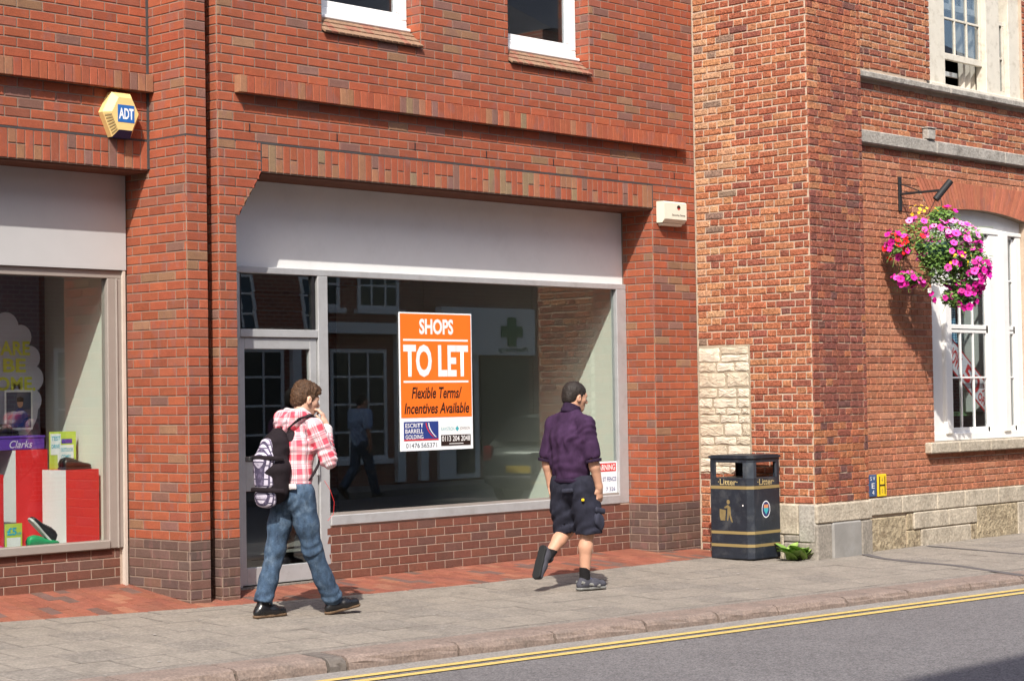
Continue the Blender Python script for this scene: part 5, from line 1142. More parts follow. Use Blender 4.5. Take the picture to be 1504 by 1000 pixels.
# ================================================================== people: smooth continuous surfaces from signed distance fields
def vnoise(P, seed=0):
    i = np.floor(P).astype(np.int64); f = (P - i).astype(np.float32); f = f * f * (3 - 2 * f)
    def hsh(a, b, c): n = (a * 374761393 + b * 668265263 + c * 2147483647 + seed * 1274126177) & 0xffffffff; n = ((n ^ (n >> 13)) * 1274126177) & 0xffffffff; return ((n ^ (n >> 16)) & 0xffff).astype(np.float32) / 32768.0 - 1
    r_ = 0
    for dx in (0, 1):
        for dy in (0, 1):
            for dz in (0, 1):
                w = (f[..., 0] if dx else 1 - f[..., 0]) * (f[..., 1] if dy else 1 - f[..., 1]) * (f[..., 2] if dz else 1 - f[..., 2]); r_ = r_ + w * hsh(i[..., 0] + dx, i[..., 1] + dy, i[..., 2] + dz)
    return r_
A3 = lambda v: np.array(v, dtype=np.float32)
class SDF:
    def __init__(s, h): s.h = h; s.prims = []
    def rc(s, a, b, ra, rb=None, k=.02, w=None, q=1.0, op='u'): s.prims.append(('c', A3(a), A3(b), ra, ra if rb is None else rb, k, None if w is None else A3(w) / np.linalg.norm(w), q, op)); return s
    def chain(s, pts, rad, k=.02, w=None, q=1.0, op='u'):
        for i in range(len(pts) - 1): s.rc(pts[i], pts[i + 1], rad[i], rad[i + 1], k, w, q, op)
        return s
    def el(s, c, r_, k=.02, rot=None, op='u'): s.prims.append(('e', A3(c), A3(r_), None, None, k, np.eye(3, dtype=np.float32) if rot is None else np.array(rot, dtype=np.float32), 1, op)); return s
    def half(s, p, n): s.prims.append(('h', A3(p), A3(n) / np.linalg.norm(n), 0, 0, 0, None, 1, 'i')); return s
    def bounds(s, p):
        if p[0] == 'c': m = max(p[3], p[4]) * max(1, p[7]) + p[5] + 3 * s.h; return np.minimum(p[1], p[2]) - m, np.maximum(p[1], p[2]) + m
        m = p[2].max() + p[5] + 3 * s.h; return p[1] - m, p[1] + m
    def ev(s, p, P):
        if p[0] == 'h': return (P - p[1]) @ p[2]
        if p[0] == 'c':
            D = P - p[1]; ba = p[2] - p[1]
            if p[6] is not None:
                c = D @ p[6]; D = D - (c * (1 - 1 / p[7]))[..., None] * p[6]; cb = float(ba @ p[6]); ba = ba - cb * (1 - 1 / p[7]) * p[6]
            t = np.clip((D @ ba) / max(1e-9, float(ba @ ba)), 0, 1); return np.linalg.norm(D - t[..., None] * ba, axis=-1) - (p[3] + (p[4] - p[3]) * t)
        D = (P - p[1]) @ p[6]; k0 = np.linalg.norm(D / p[2], axis=-1); k1 = np.linalg.norm(D / p[2] ** 2, axis=-1) + 1e-9; return k0 * (k0 - 1) / k1
    def mesh(s, name, mats, disp=None):
        h = s.h; B = [s.bounds(p) for p in s.prims if p[0] != 'h' and p[-1] == 'u']; lo = np.min([b[0] for b in B], 0); hi = np.max([b[1] for b in B], 0)
        n = np.ceil((hi - lo) / h).astype(int) + 1; F = np.full(n, .2, dtype=np.float32); ax = [lo[i] + h * np.arange(n[i], dtype=np.float32) for i in range(3)]
        for p in s.prims:
            if p[0] == 'h': a, b = np.zeros(3, int), n
            else: bl, bh = s.bounds(p); a = np.clip(np.floor((bl - lo) / h).astype(int), 0, n); b = np.clip(np.ceil((bh - lo) / h).astype(int) + 1, 0, n)
            if (b <= a).any(): continue
            P = np.stack(np.meshgrid(*[ax[i][a[i]:b[i]] for i in range(3)], indexing='ij'), -1); d = s.ev(p, P).astype(np.float32); V = F[a[0]:b[0], a[1]:b[1], a[2]:b[2]]
            if p[-1] == 'u': k = max(p[5], 1e-4); m = np.maximum(k - np.abs(V - d), 0) / k; V[...] = np.minimum(V, d) - m * m * k * .25
            elif p[-1] == 's': V[...] = np.maximum(V, -d)
            else: V[...] = np.maximum(V, d)
        if disp is not None:
            I = np.argwhere(np.abs(F) < .03); P = lo + I * h; F[tuple(I.T)] += disp(P.astype(np.float32))
        ins = F < 0; nx, ny, nz = n
        c = [ins[dx:nx - 1 + dx, dy:ny - 1 + dy, dz:nz - 1 + dz] for dx in (0, 1) for dy in (0, 1) for dz in (0, 1)]; sm_ = sum(x.astype(np.int8) for x in c); act = (sm_ > 0) & (sm_ < 8)
        I = np.argwhere(act); idx = np.full(act.shape, -1, dtype=np.int64); idx[tuple(I.T)] = np.arange(len(I)); acc = np.zeros((len(I), 3)); cnt = np.zeros(len(I))
        off = np.array([(0, 0, 0), (0, 0, 1), (0, 1, 0), (0, 1, 1), (1, 0, 0), (1, 0, 1), (1, 1, 0), (1, 1, 1)]); val = [F[tuple((I + o).T)] for o in off]
        for i in range(8):
            for j in range(i + 1, 8):
                if abs(off[i] - off[j]).sum() != 1: continue
                m = (val[i] < 0) != (val[j] < 0); t = val[i][m] / (val[i][m] - val[j][m]); acc[m] += off[i] + t[:, None] * (off[j] - off[i]); cnt[m] += 1
        V = lo + (I + acc / cnt[:, None]) * h; faces = []
        for axs in range(3):
            e = np.zeros(3, int); e[axs] = 1; a = ins[:nx - e[0], :ny - e[1], :nz - e[2]]; b = ins[e[0]:, e[1]:, e[2]:]; E = np.argwhere(a != b); o1, o2 = [i for i in range(3) if i != axs]
            ok = (E[:, o1] > 0) & (E[:, o2] > 0) & (E[:, o1] < act.shape[o1]) & (E[:, o2] < act.shape[o2]) & (E[:, axs] < act.shape[axs]); E = E[ok]; sg = a[tuple(E.T)]
            def cell(d1, d2): q_ = E.copy(); q_[:, o1] -= d1; q_[:, o2] -= d2; return idx[tuple(q_.T)]
            Q = np.stack([cell(0, 0), cell(1, 0), cell(1, 1), cell(0, 1)], -1); flip = sg if axs != 1 else ~sg; Q[flip] = Q[flip][:, ::-1]; faces.append(Q[(Q >= 0).all(1)])
        Fq = np.concatenate(faces); me = bpy.data.meshes.new(name); me.vertices.add(len(V)); me.vertices.foreach_set('co', V.astype(np.float32).ravel()); me.loops.add(Fq.size); me.loops.foreach_set('vertex_index', Fq.ravel().astype(np.int32)); me.polygons.add(len(Fq)); me.polygons.foreach_set('loop_start', np.arange(0, Fq.size, 4, dtype=np.int32)); me.polygons.foreach_set('loop_total', np.full(len(Fq), 4, dtype=np.int32))
        me.polygons.foreach_set('use_smooth', np.ones(len(Fq), dtype=bool)); me.update(calc_edges=True); me.validate()
        for m in (mats if isinstance(mats, (list, tuple)) else [mats]): me.materials.append(MATS[m])
        return me
    def build(s, name, mats, parent, disp=None): return link(bpy.data.objects.new(name, s.mesh(name, mats, disp)), parent, False)
nrm_ = lambda v: v / (np.linalg.norm(v) + 1e-9)
def folds(specs):
    """specs: (centre, radius, direction, wavelength, amplitude)"""
    def f(P):
        o = .0022 * vnoise(P * 22, 3)
        for c, rad, d, wl_, amp in specs:
            c, d = A3(c), nrm_(A3(d)); w = np.exp(-((P - c) ** 2).sum(-1) / rad ** 2); o = o + amp * w * np.sin((P @ d) * 2 * np.pi / wl_ + 2.4 * vnoise(P * 9, 5))
        return o.astype(np.float32)
    return f
def rotz(a): c, s = math.cos(a), math.sin(a); return np.array([[c, -s, 0], [s, c, 0], [0, 0, 1]])
def roty(a): c, s = math.cos(a), math.sin(a); return np.array([[c, 0, s], [0, 1, 0], [-s, 0, c]])
def head_frame(c, yaw_, pitch_): return np.array(c, float), rotz(yaw_) @ roty(pitch_)
def add_head(b, hf, sc=1.0):
    c, Rm = hf; g = lambda x, y, z: c + Rm @ (np.array([x, y, z]) * sc)
    e = lambda p, r_, k=.02: b.el(g(*p), [v * sc for v in r_], k, Rm)
    e((-.012, 0, .030), (.100, .077, .090)); e((.030, 0, -.040), (.064, .057, .074), .04); b.rc(g(.066, -.012, -.094), g(.066, .012, -.094), .020 * sc, k=.03)
    b.rc(g(.088, 0, .012), g(.112, 0, -.026), .0075 * sc, .0125 * sc, .012); b.rc(g(.105, -.008, -.030), g(.105, .008, -.030), .009 * sc, k=.01); b.rc(g(.078, -.032, .022), g(.078, .032, .022), .014 * sc, k=.02)
    b.rc(g(.088, -.016, -.060), g(.088, .016, -.060), .007 * sc, k=.006); b.rc(g(.085, -.014, -.071), g(.085, .014, -.071), .0075 * sc, k=.006)
    for s in (-1, 1):
        e((.055, s * .040, -.020), (.022, .018, .016), .025); e((.083, s * .030, .004), (.008, .014, .008), .004); b.prims.pop(); e((-.004, s * .080, -.012), (.020, .009, .031), .008); b.el(g(.003, s * .087, -.008), [.010, .006, .018], .003, Rm, 's'); b.el(g(.087, s * .030, .002), [.012, .013, .009], .002, Rm, 's')
    return g
def add_eyes(root, g, sc=1.0):
    for s in (-1, 1):
        m = MB(); n = 10; p = g(.073, s * .030, .002); m.lathe([(.0005, -.0115), (.007, -.009), (.0115, 0), (.007, .009), (.0005, .0115)], p, n); eye = m.build('eye', 'eye_white', root, False); m = MB(); a = g(.0835, s * .030, .002); b_ = g(.0852, s * .030, .002); m.cyl(a, b_, .0055, n=10); m.build('iris', 'eye_dark', eye, False)
def add_hair(root, g, Rm, mat, tuft, sc=1.0, length=0.0, seed=1, name='hair'):
    h = SDF(.0042); h.el(g(-.018, 0, .038), [.104, .084, .093], .01, Rm); h.el(g(-.055, 0, -.02), [.060, .068, .062], .03, Rm)
    if length: h.el(g(.035, 0, .092), [.066, .062, .034], .03, Rm); h.el(g(.06, 0, .062), [.042, .066, .03], .025, Rm); h.el(g(-.03, 0, .1), [.07, .06, .035], .03, Rm)
    for s in (-1, 1): h.rc(g(.012, s * .071, .02), g(.012, s * .072, -.025), .011, .007, .012)
    h.el(g(.108, 0, -.030), [.080, .11, .100], .005, Rm, 's'); h.el(g(.03, 0, -.115), [.12, .12, .07], .005, Rm, 's')
    for s in (-1, 1): h.el(g(-.004, s * .086, -.012), [.024, .022, .034], .003, Rm, 's')
    d = lambda P: (tuft * (vnoise(P * np.array([70, 70, 34], dtype=np.float32), seed) * .7 + .5 * vnoise(P * 130, seed + 1)) - length * .25 * np.maximum(0, vnoise(P * 28, seed + 2))).astype(np.float32)
    o = h.build(name, mat, root, d); me = o.data; n = len(me.vertices); co = np.empty(n * 3); me.vertices.foreach_get('co', co); co = co.reshape(-1, 3); no = np.empty(n * 3); me.vertices.foreach_get('normal', no); no = no.reshape(-1, 3)
    q = np.random.RandomState(seed); m = MB(); cen = g(-.018, 0, .03); crown = g(-.03, 0, .13); ln0 = .010 + length * 1.3
    for k in q.choice(n, min(n, 3600), replace=False):
        p, nn = co[k], no[k]
        if (p - cen) @ nn < .02: continue
        fl = p - crown; fl = fl - nn * (fl @ nn); fl = nrm_(fl); d_ = nrm_(nn * (.35 + q.rand() * .5) + fl * .9 + q.randn(3) * .35); sd_ = nrm_(np.cross(d_, nn + q.randn(3) * .3)) * .0011; L_ = ln0 * (.6 + .8 * q.rand()); tip = p + d_ * L_ - np.array((0, 0, L_ * .12)); a0 = p - nn * .002
        m.add([a0 - sd_, a0 + sd_, tip], [(0, 1, 2)], 0, True)
    tag(m.build('hair_strands', mat, o, False), kind='stuff'); return o
def add_hand(b, W_, d, n, curl, sc=1.0, side=1):
    """wrist W_, pointing d, palm normal n; side = which side the thumb is on along d x n"""
    W_ = np.array(W_, float); d = nrm_(np.array(d, float)); n = np.array(n, float); n = nrm_(n - d * (n @ d)); s = np.cross(d, n) * side
    b.rc(W_ - d * .01, W_ + d * .03, .024 * sc, .021 * sc, .02, s, 1.15); b.rc(W_ + d * .035 * sc, W_ + d * .082 * sc, .0155 * sc, .0145 * sc, .015, s, 2.3)
    for i, (ln, o) in enumerate(((.92, .030), (1.0, .0105), (.95, -.009), (.76, -.027))):
        p = W_ + (d * (.092 - .004 * abs(i - 1)) + s * o) * sc; a = curl[i] * .45; dr = nrm_(d + s * (o * 1.6))
        for L_, r0, r1 in ((.042, .0092, .0085), (.026, .0085, .008), (.021, .008, .0068)):
            dd = dr * math.cos(a) + n * math.sin(a); q_ = p + dd * L_ * ln * sc; b.rc(p, q_, r0 * sc, r1 * sc, .004); p = q_; a += curl[i] * .62
    p = W_ + (d * .028 + s * .026 + n * .006) * sc; t0 = nrm_(d * .75 + s * .65 + n * .35); q_ = p + t0 * .040 * sc; b.rc(p, q_, .0125 * sc, .0105 * sc, .010); t1 = nrm_(d * .95 + s * .15 + n * .45); b.rc(q_, q_ + t1 * .032 * sc, .0102 * sc, .0085 * sc, .004)
plain('skin', (.52, .285, .19), .55, .35, var=.10, scale=22, world=False); plain('skin_pale', (.60, .36, .26), .55, .35, var=.08, scale=18, world=False); plain('eye_white', (.7, .7, .68), .2, .5); plain('eye_dark', (.03, .02, .015), .2, .5)
t = NT('hair_brown'); oc = t.objco(); n_ = t.noise(t.scale(oc, (1, 1, .35)), 150, 4, .7); t.bsdf(t.ramp(n_, [(.3, (.025, .012, .006)), (.55, (.075, .036, .016)), (.75, (.16, .082, .038))]), .55, .35, 0, n_, .8, .01)
t = NT('hair_dark'); oc = t.objco(); n_ = t.noise(t.scale(oc, (1, 1, .35)), 170, 4, .7); t.bsdf(t.ramp(n_, [(.3, (.010, .008, .007)), (.6, (.028, .021, .018)), (.8, (.06, .05, .045))]), .6, .3, 0, n_, .6, .006)
t = NT('denim'); oc = t.objco(); n_ = t.noise(oc, 9, 5, .6); f_ = t.noise(t.scale(oc, (1, 1, .5)), 420, 2, .5); c_ = t.ramp(n_, [(.3, (.016, .032, .066)), (.50, (.034, .064, .112)), (.72, (.12, .17, .235))]); cr_ = t.noise(t.scale(oc, (1, 1, .55)), 26, 4, .6); c_ = t.mix(1.0, c_, t.ramp(cr_, [(.32, .45), (.5, 1.0), (.7, 1.45)]), 'MULTIPLY'); t.bsdf(t.mix(.30, c_, t.ramp(f_, [(.35, (.012, .025, .055)), (.65, (.14, .19, .25))])), .9, .15, 0, cr_, .6, .012)
def cloth(name, col, var=.15, rough=.9):
    t = NT(name); oc = t.objco(); n_ = t.noise(oc, 6, 4, .6); f_ = t.noise(oc, 500, 2, .5); c_ = t.mix(1.0, col, t.ramp(n_, [(.3, 1 - var), (.7, 1 + var)]), 'MULTIPLY'); cr_ = t.noise(t.scale(oc, (1, 1, .6)), 22, 4, .6); c_ = t.mix(1.0, c_, t.ramp(cr_, [(.3, .78), (.7, 1.2)]), 'MULTIPLY'); t.bsdf(c_, rough, .2, 0, cr_, .35, .010); return t.m
cloth('polo_purple', (.040, .018, .050)); cloth('polo_trim', (.022, .011, .030)); cloth('shorts_navy', (.020, .021, .034)); cloth('shorts_trim', (.034, .036, .055)); cloth('sock_black', (.012, .011, .012)); cloth('pack_black', (.014, .010, .013)); cloth('pack_strap', (.022, .016, .020)); cloth('blue_cotton', (.26, .37, .56)); cloth('hood_white', (.62, .56, .57)); cloth('trainer_grey', (.06, .06, .075)); cloth('trainer_blue', (.08, .09, .17)); plain('boot_black', (.010, .010, .011), .28, .5, world=False); plain('boot_sole', (.14, .09, .055), .8, .2, world=False); plain('sole_dark', (.02, .021, .022), .8, .2, world=False); plain('rubber_grey', (.22, .22, .21), .8, .2, world=False)
t = NT('pack_print'); oc = t.objco(); w = t.node('ShaderNodeTexBrick'); w.inputs['Scale'].default_value = 1; w.inputs['Brick Width'].default_value = .05; w.inputs['Row Height'].default_value = .022; w.inputs['Mortar Size'].default_value = .005; w.inputs['Color1'].default_value = (.62, .58, .66, 1); w.inputs['Color2'].default_value = (.45, .42, .52, 1); w.inputs['Mortar'].default_value = (.06, .05, .09, 1)
mp = t.node('ShaderNodeMapping'); mp.inputs['Rotation'].default_value = (0, R(90), R(90)); t.link(oc, mp.inputs['Vector']); mp.inputs['Rotation'].default_value = (R(90), 0, R(90)); t.link(mp.outputs[0], w.inputs['Vector']); nn = t.noise(oc, 30, 3); t.bsdf(t.mix(t.ramp(nn, [(.5, 0.0), (.65, .6)]), w.outputs[0], (.20, .17, .26)), .8, .2)
t = NT('plaid'); at = t.node('ShaderNodeAttribute', attribute_name='puv'); sx_ = t.node('ShaderNodeSeparateXYZ'); t.link(at.outputs['Vector'], sx_.inputs[0])
def bands(x, per, lo_, hi_, ph=0.0):
    f = t.math('FRACT', t.math('ADD', t.math('MULTIPLY', x, 1 / per), ph)); a = t.math('GREATER_THAN', f, lo_); b = t.math('LESS_THAN', f, hi_); return t.math('MULTIPLY', a, b)
bu, bv = bands(sx_.outputs[0], .095, .0, .45), bands(sx_.outputs[1], .105, .0, .42); fu1, fu2 = bands(sx_.outputs[0], .095, .55, .62), bands(sx_.outputs[0], .095, .70, .77); fv1, fv2 = bands(sx_.outputs[1], .105, .52, .59), bands(sx_.outputs[1], .105, .68, .75)
thin = t.math('ADD', t.math('ADD', fu1, fu2), t.math('ADD', fv1, fv2), True); base_ = t.mix(t.math('MULTIPLY', t.math('ADD', bu, bv), .44), (.66, .58, .60), (.62, .012, .055)); base_ = t.mix(t.math('MULTIPLY', thin, .55), base_, (.42, .05, .10)); dk_ = t.math('ADD', bands(sx_.outputs[0], .19, .80, .835), bands(sx_.outputs[1], .21, .80, .832), True); base_ = t.mix(t.math('MULTIPLY', dk_, .7), base_, (.10, .06, .09)); t.bsdf(base_, .9, .15, 0, t.noise(t.objco(), 400, 2), .25, .002)
def set_puv(o, torso, arms):
    me = o.data; n = len(me.vertices); co = np.empty(n * 3, dtype=np.float32); me.vertices.foreach_get('co', co); co = co.reshape(-1, 3); tc = A3(torso); rel = co - tc; best = np.linalg.norm(rel[:, :2] / A3((.75, 1.0)), axis=1) - .165; uv = np.zeros((n, 3), dtype=np.float32)
    uv[:, 0] = np.arctan2(rel[:, 1], -rel[:, 0]) * .16; uv[:, 1] = co[:, 2]
    for a, b, rad in arms:
        a, b = A3(a), A3(b); ba = b - a; L_ = np.linalg.norm(ba); tt = np.clip((co - a) @ ba / L_ ** 2, 0, 1); dd = np.linalg.norm(co - a - tt[:, None] * ba, axis=1) - rad; ax_ = ba / L_; e1 = np.cross(ax_, A3((1, .2, 0))); e1 /= np.linalg.norm(e1); e2 = np.cross(ax_, e1); m = dd < best; best = np.where(m, dd, best); r_ = co - a - tt[:, None] * ba
        uv[m, 0] = np.arctan2(r_[m] @ e2, r_[m] @ e1) * .058; uv[m, 1] = (tt[m] * L_)
    at_ = me.attributes.new('puv', 'FLOAT_VECTOR', 'POINT'); at_.data.foreach_set('vector', uv.ravel())
def boot(root, ank, d, up, mat, sole, name, L_=.285, high=.10, w=.043):
    """footwear: ankle point, pointing direction d, up direction"""
    d = nrm_(np.array(d, float)); up = np.array(up, float); up = nrm_(up - d * (up @ d)); s = np.cross(up, d); g = lambda x, y, z: np.array(ank, float) + d * x + s * y + up * z
    zb = -.082; b = SDF(.0055); b.rc(g(-.035, 0, zb + .045), g(-.045, 0, zb + .035), .037, .036, .02, s, 1.0); b.rc(g(-.02, 0, zb + .045), g(.09, 0, zb + .046), .042, .040, .02, s, 1.02); b.rc(g(.08, 0, zb + .038), g(L_ - .115, .0, zb + .034), .039, .033, .03, s, 1.28); b.rc(g(.0, 0, zb + .05), g(.0, 0, high - .03), .043, .042, .03); b.half(g(0, 0, zb + .012), -up); o = b.build(name, mat, root)
    m = SDF(.005); m.rc(g(-.045, 0, zb + .014), g(.06, 0, zb + .014), .039, .036, .02, s, 1.04); m.rc(g(.06, 0, zb + .014), g(L_ - .115, 0, zb + .016), .036, .039, .02, s, 1.16); m.half(g(0, 0, zb + .016), up); m.half(g(0, 0, zb - .004), -up); m.build('sole', sole, o); return o, g

# ---------------------------------------------------------------- the young man with the rucksack
GZ = lambda x, y: S_FALL * y
P1 = (-.470, -1.02); p1 = empty('person', (P1[0], P1[1], GZ(*P1) - .002), 'person in a red checked shirt and blue jeans with one hand raised to the face', 'person')
pel, wst, cst, nkb = (-.10, 0, .93), (-.095, 0, 1.04), (-.06, 0, 1.27), (-.035, 0, 1.455)
hf = head_frame((.025, -.002, 1.605), R(-16), R(14))
shL, shR, elL, elR, wrL, wrR = (-.055, .175, 1.405), (-.045, -.180, 1.40), (-.02, .25, 1.15), (.030, -.245, 1.155), (.16, .14, 1.30), (.128, -.105, 1.405)
hpL, hpR, knL, knR, anL, anR = (-.11, .085, .90), (-.10, -.09, .90), (-.205, .095, .49), (-.015, -.105, .49), (-.335, .09, .092), (.165, -.125, .098)
YW_ = (0, 1, 0)
b = SDF(.0055); g = add_head(b, hf); b.rc(nkb, g(-.025, 0, -.04), .056, .052, .03); b.rc((-.09, 0, .98), cst, .09, .105, .05, YW_, 1.35); b.rc(cst, (-.04, 0, 1.40), .095, .07, .05, YW_, 1.5)
for sh, el_, wr in ((shL, elL, wrL), (shR, elR, wrR)): b.chain([sh, el_, wr], [.046, .036, .025], .02)
for hp, kn, an in ((hpL, knL, anL), (hpR, knR, anR)): b.chain([hp, kn, an], [.075, .05, .036], .03)
add_hand(b, wrR, (-.10, .25, 1.0), (-.45, .75, -.1), (1.0, 1.15, 1.25, 1.35), 1.0, 1); add_hand(b, wrL, (-.15, -.75, .45), (-.5, -.2, .3), (1.2, 1.2, 1.2, 1.2), 1.0, -1)
b.build('body', 'skin_pale', p1); add_eyes(p1, g); add_hair(p1, g, hf[1], 'hair_brown', .0075, length=.012, seed=4)
# checked shirt
b = SDF(.0065); b.chain([(-.105, 0, .90), (-.095, 0, 1.03), cst, (-.045, 0, 1.385)], [.114, .104, .120, .094], .05, YW_, 1.36); b.rc((-.045, .10, 1.42), (-.04, -.10, 1.415), .062, .062, .05)
b.rc(nkb, (-.02, 0, 1.485), .075, .066, .03)
b.chain([shL, elL, wrL], [.068, .056, .043], .035); b.chain([shR, elR, (.112, -.128, 1.36)], [.069, .058, .043], .035); b.half((-.1, 0, .855), (.12, 0, -1)); b.rc(nkb, (.0, 0, 1.56), .060, .062, .001, op='s')
sf = folds([((.03, -.24, 1.17), .10, (0, .3, 1), .045, .007), ((-.09, 0, .93), .14, (.2, 0, 1), .06, .006), ((-.05, -.15, 1.30), .12, (.2, .6, .8), .06, .006), ((.08, -.18, 1.28), .08, (.3, .2, 1), .035, .005)])
o = b.build('shirt', 'plaid', p1, sf); set_puv(o, (-.08, 0, 1.2), [(shL, elL, .07), (elL, wrL, .055), (shR, elR, .07), (elR, wrR, .055)])
b = SDF(.006); b.chain([(.105, -.135, 1.335), (.117, -.122, 1.372)], [.050, .049], .01); b.build('cuff', 'hood_white', p1)
# hood lying on the upper back
b = SDF(.006); b.rc((-.125, .10, 1.475), (-.115, -.08, 1.475), .052, .050, .03); b.rc((-.15, .075, 1.43), (-.145, -.035, 1.42), .058, .055, .04); b.rc((-.155, .05, 1.38), (-.15, .0, 1.37), .045, .045, .04); b.rc((-.05, .105, 1.475), (-.125, .09, 1.48), .036, .045, .03); b.rc((-.04, -.095, 1.47), (-.115, -.08, 1.48), .036, .045, .03)
o = b.build('hood', 'plaid', p1, folds([((-.15, .02, 1.43), .12, (.2, .5, 1), .05, .008)])); set_puv(o, (-.02, 0, 1.2), [])
b = SDF(.006); b.rc((-.085, .085, 1.508), (-.075, -.075, 1.508), .030, .029, .02); b.rc((-.03, .09, 1.49), (-.085, .085, 1.51), .026, .03, .02); b.rc((-.025, -.085, 1.487), (-.075, -.075, 1.51), .026, .03, .02); b.rc((-.05, 0, 1.40), (.0, 0, 1.60), .060, .066, .001, op='s'); b.build('hood_lining', 'hood_white', p1)
# jeans
b = SDF(.0065); b.rc((-.105, 0, .955), (-.105, 0, .87), .112, .116, .05, YW_, 1.30); b.chain([hpL, (-.165, .09, .68), knL, (-.275, .093, .28), (-.335, .09, .115)], [.100, .086, .071, .066, .073], .04); b.chain([hpR, (-.065, -.10, .68), knR, (.075, -.115, .28), (.150, -.125, .135)], [.100, .087, .072, .067, .077], .04); b.half((0, 0, .985), (0, 0, 1)); b.half((-.335, .09, .118), (-.30, 0, -1))
jf = folds([((-.33, .09, .13), .075, (-.3, .25, 1), .062, .009), ((.14, -.125, .15), .075, (-.45, -.25, 1), .06, .009), ((-.24, .06, .45), .09, (-.5, .6, 1), .085, .006), ((-.05, -.14, .47), .09, (-.6, -.5, 1), .08, .006), ((-.12, 0, .80), .11, (.1, .9, .5), .075, .008), ((-.2, -.1, .82), .08, (.2, .5, .8), .06, .006)])
jn_ = b.build('jeans', 'denim', p1, jf)
m = MB(); m.tube([(-.222 + .005 * math.cos(i), -.16 + i * .04, .968 - .003 * i) for i in range(9)], [(.022, .006)] * 9, 8, flat=(0, 0, 1)); m.build('waistband_label', 'hood_white', jn_, False)
boot(p1, (-.335, .09, .092), (1, -.06, 0), (0, 0, 1), 'boot_black', 'boot_sole', 'boot', high=.13); boot(p1, anR, (.93, -.30, .17), (-.16, 0, 1), 'boot_black', 'boot_sole', 'boot', high=.13)
m = MB(); m.tube([(.06, -.16, 1.0), (.09, -.19, .93), (.12, -.20, .84), (.12, -.19, .75), (.08, -.17, .70)], .0018, 6); m.build('cord', 'print_red', p1, False)
# ---------------------------------------------------------------- rucksack on the young man's back
rk = empty('rucksack', (P1[0], P1[1], GZ(*P1) - .002), 'black rucksack with white printed front pocket worn on a checked shirt', 'rucksack')
LX_ = lambda z: -.235 - .02 * math.cos((z - 1.1) * 4)
b = SDF(.006); b.rc((-.27, .035, .93), (-.275, .035, 1.08), .098, .105, .04, YW_, 1.42); b.rc((-.275, .035, 1.08), (-.245, .035, 1.27), .105, .082, .05, YW_, 1.38); b.rc((-.245, .035, 1.27), (-.215, .035, 1.34), .082, .055, .04, YW_, 1.3)
b.build('bag', 'pack_black', rk, folds([((-.3, .0, 1.1), .2, (0, .5, 1), .12, .006), ((-.3, .1, 1.25), .1, (0, 1, .3), .08, .006)]))
b = SDF(.006); b.rc((-.345, .04, .99), (-.352, .04, 1.16), .052, .050, .03, YW_, 2.0); b.rc((-.352, .04, 1.16), (-.318, .04, 1.29), .05, .032, .03, YW_, 1.9); b.build('front_pocket', 'pack_print', rk)
b = SDF(.006); b.rc((-.335, .04, .855), (-.34, .04, .90), .045, .048, .03, YW_, 2.4); b.build('lower_pocket', 'pack_print', rk)
for z_, w_ in ((.935, 'pack_black'), (1.17, 'pack_black')):
    m = MB(); m.tube([(-.30 - .105 * math.sin(math.pi * i / 12), .04 + .165 * math.cos(math.pi * i / 12), z_ + .012 * math.sin(math.pi * i / 12)) for i in range(13)], [(.017, .006)] * 13, 8, flat=(0, 0, 1)); m.build('compression_strap', w_, rk, False)
m = MB(); m.rbox((-.435, .10, 1.15), (-.40, .16, 1.19), .008); m.build('buckle', 'black_plastic', rk, False)
for s_ in (1, -1):
    y0 = .035 + s_ * .085; pts = [(-.185, y0, 1.30), (-.165, y0 * 1.1, 1.39), (-.12, s_ * .125, 1.468), (-.045, s_ * .125, 1.488), (.035, s_ * .125, 1.44), (.072, s_ * .125, 1.34), (.062, s_ * .135, 1.22), (.015, s_ * .150, 1.12), (-.06, s_ * .158, 1.03), (-.18, s_ * .13 + .02, .93)]
    P_ = np.array(pts); tt = np.linspace(0, len(pts) - 1, 40); sm = [tuple(np.interp(tt, range(len(pts)), P_[:, i])[k] for i in range(3)) for k in range(40)]
    m = MB(); m.tube(sm, [(.010, .034 if k < 22 else max(.011, .034 - (k - 22) * .006)) for k in range(40)], 8, flat=(.35, 0, 1)); m.build('shoulder_strap', 'pack_strap', rk, False)
m = MB(); m.tube([(-.19, .035 - .03, 1.375), (-.20, .02, 1.41), (-.20, .05, 1.41), (-.19, .035 + .035, 1.375)], .009, 8); m.build('grab_handle', 'pack_strap', rk, False)

# ---------------------------------------------------------------- the man in the polo shirt
P2 = (2.165, -1.395); p2 = empty('person', (P2[0], P2[1], GZ(*P2) - .003), 'person in a dark purple polo shirt and navy cargo shorts walking past the window', 'person')
hf2 = head_frame((.010, .0, 1.600), R(-20), R(10)); nk2 = (-.045, 0, 1.46)
shL, shR, elL, elR, wrL, wrR = (-.07, .172, 1.375), (-.065, -.180, 1.372), (-.115, .218, 1.10), (-.045, -.228, 1.10), (-.075, .215, .865), (.030, -.228, .855)
hpL, hpR, knL, knR, anL, anR = (-.045, .095, .88), (-.025, -.095, .88), (-.015, .10, .485), (.025, -.095, .48), (-.255, .105, .285), (-.005, -.085, .095)
b = SDF(.0055); g2 = add_head(b, hf2); b.rc(nk2, g2(-.025, 0, -.035), .062, .058, .03); b.rc((-.05, 0, .98), (-.06, 0, 1.27), .11, .115, .05, YW_, 1.35); b.rc((-.06, 0, 1.27), (-.06, 0, 1.40), .10, .07, .05, YW_, 1.5)
for sh, el_, wr in ((shL, elL, wrL), (shR, elR, wrR)):
    b.chain([sh, el_], [.055, .045], .02); b.chain([el_, tuple(np.array(el_) * .7 + np.array(wr) * .3), wr], [.043, .045, .029], .02)
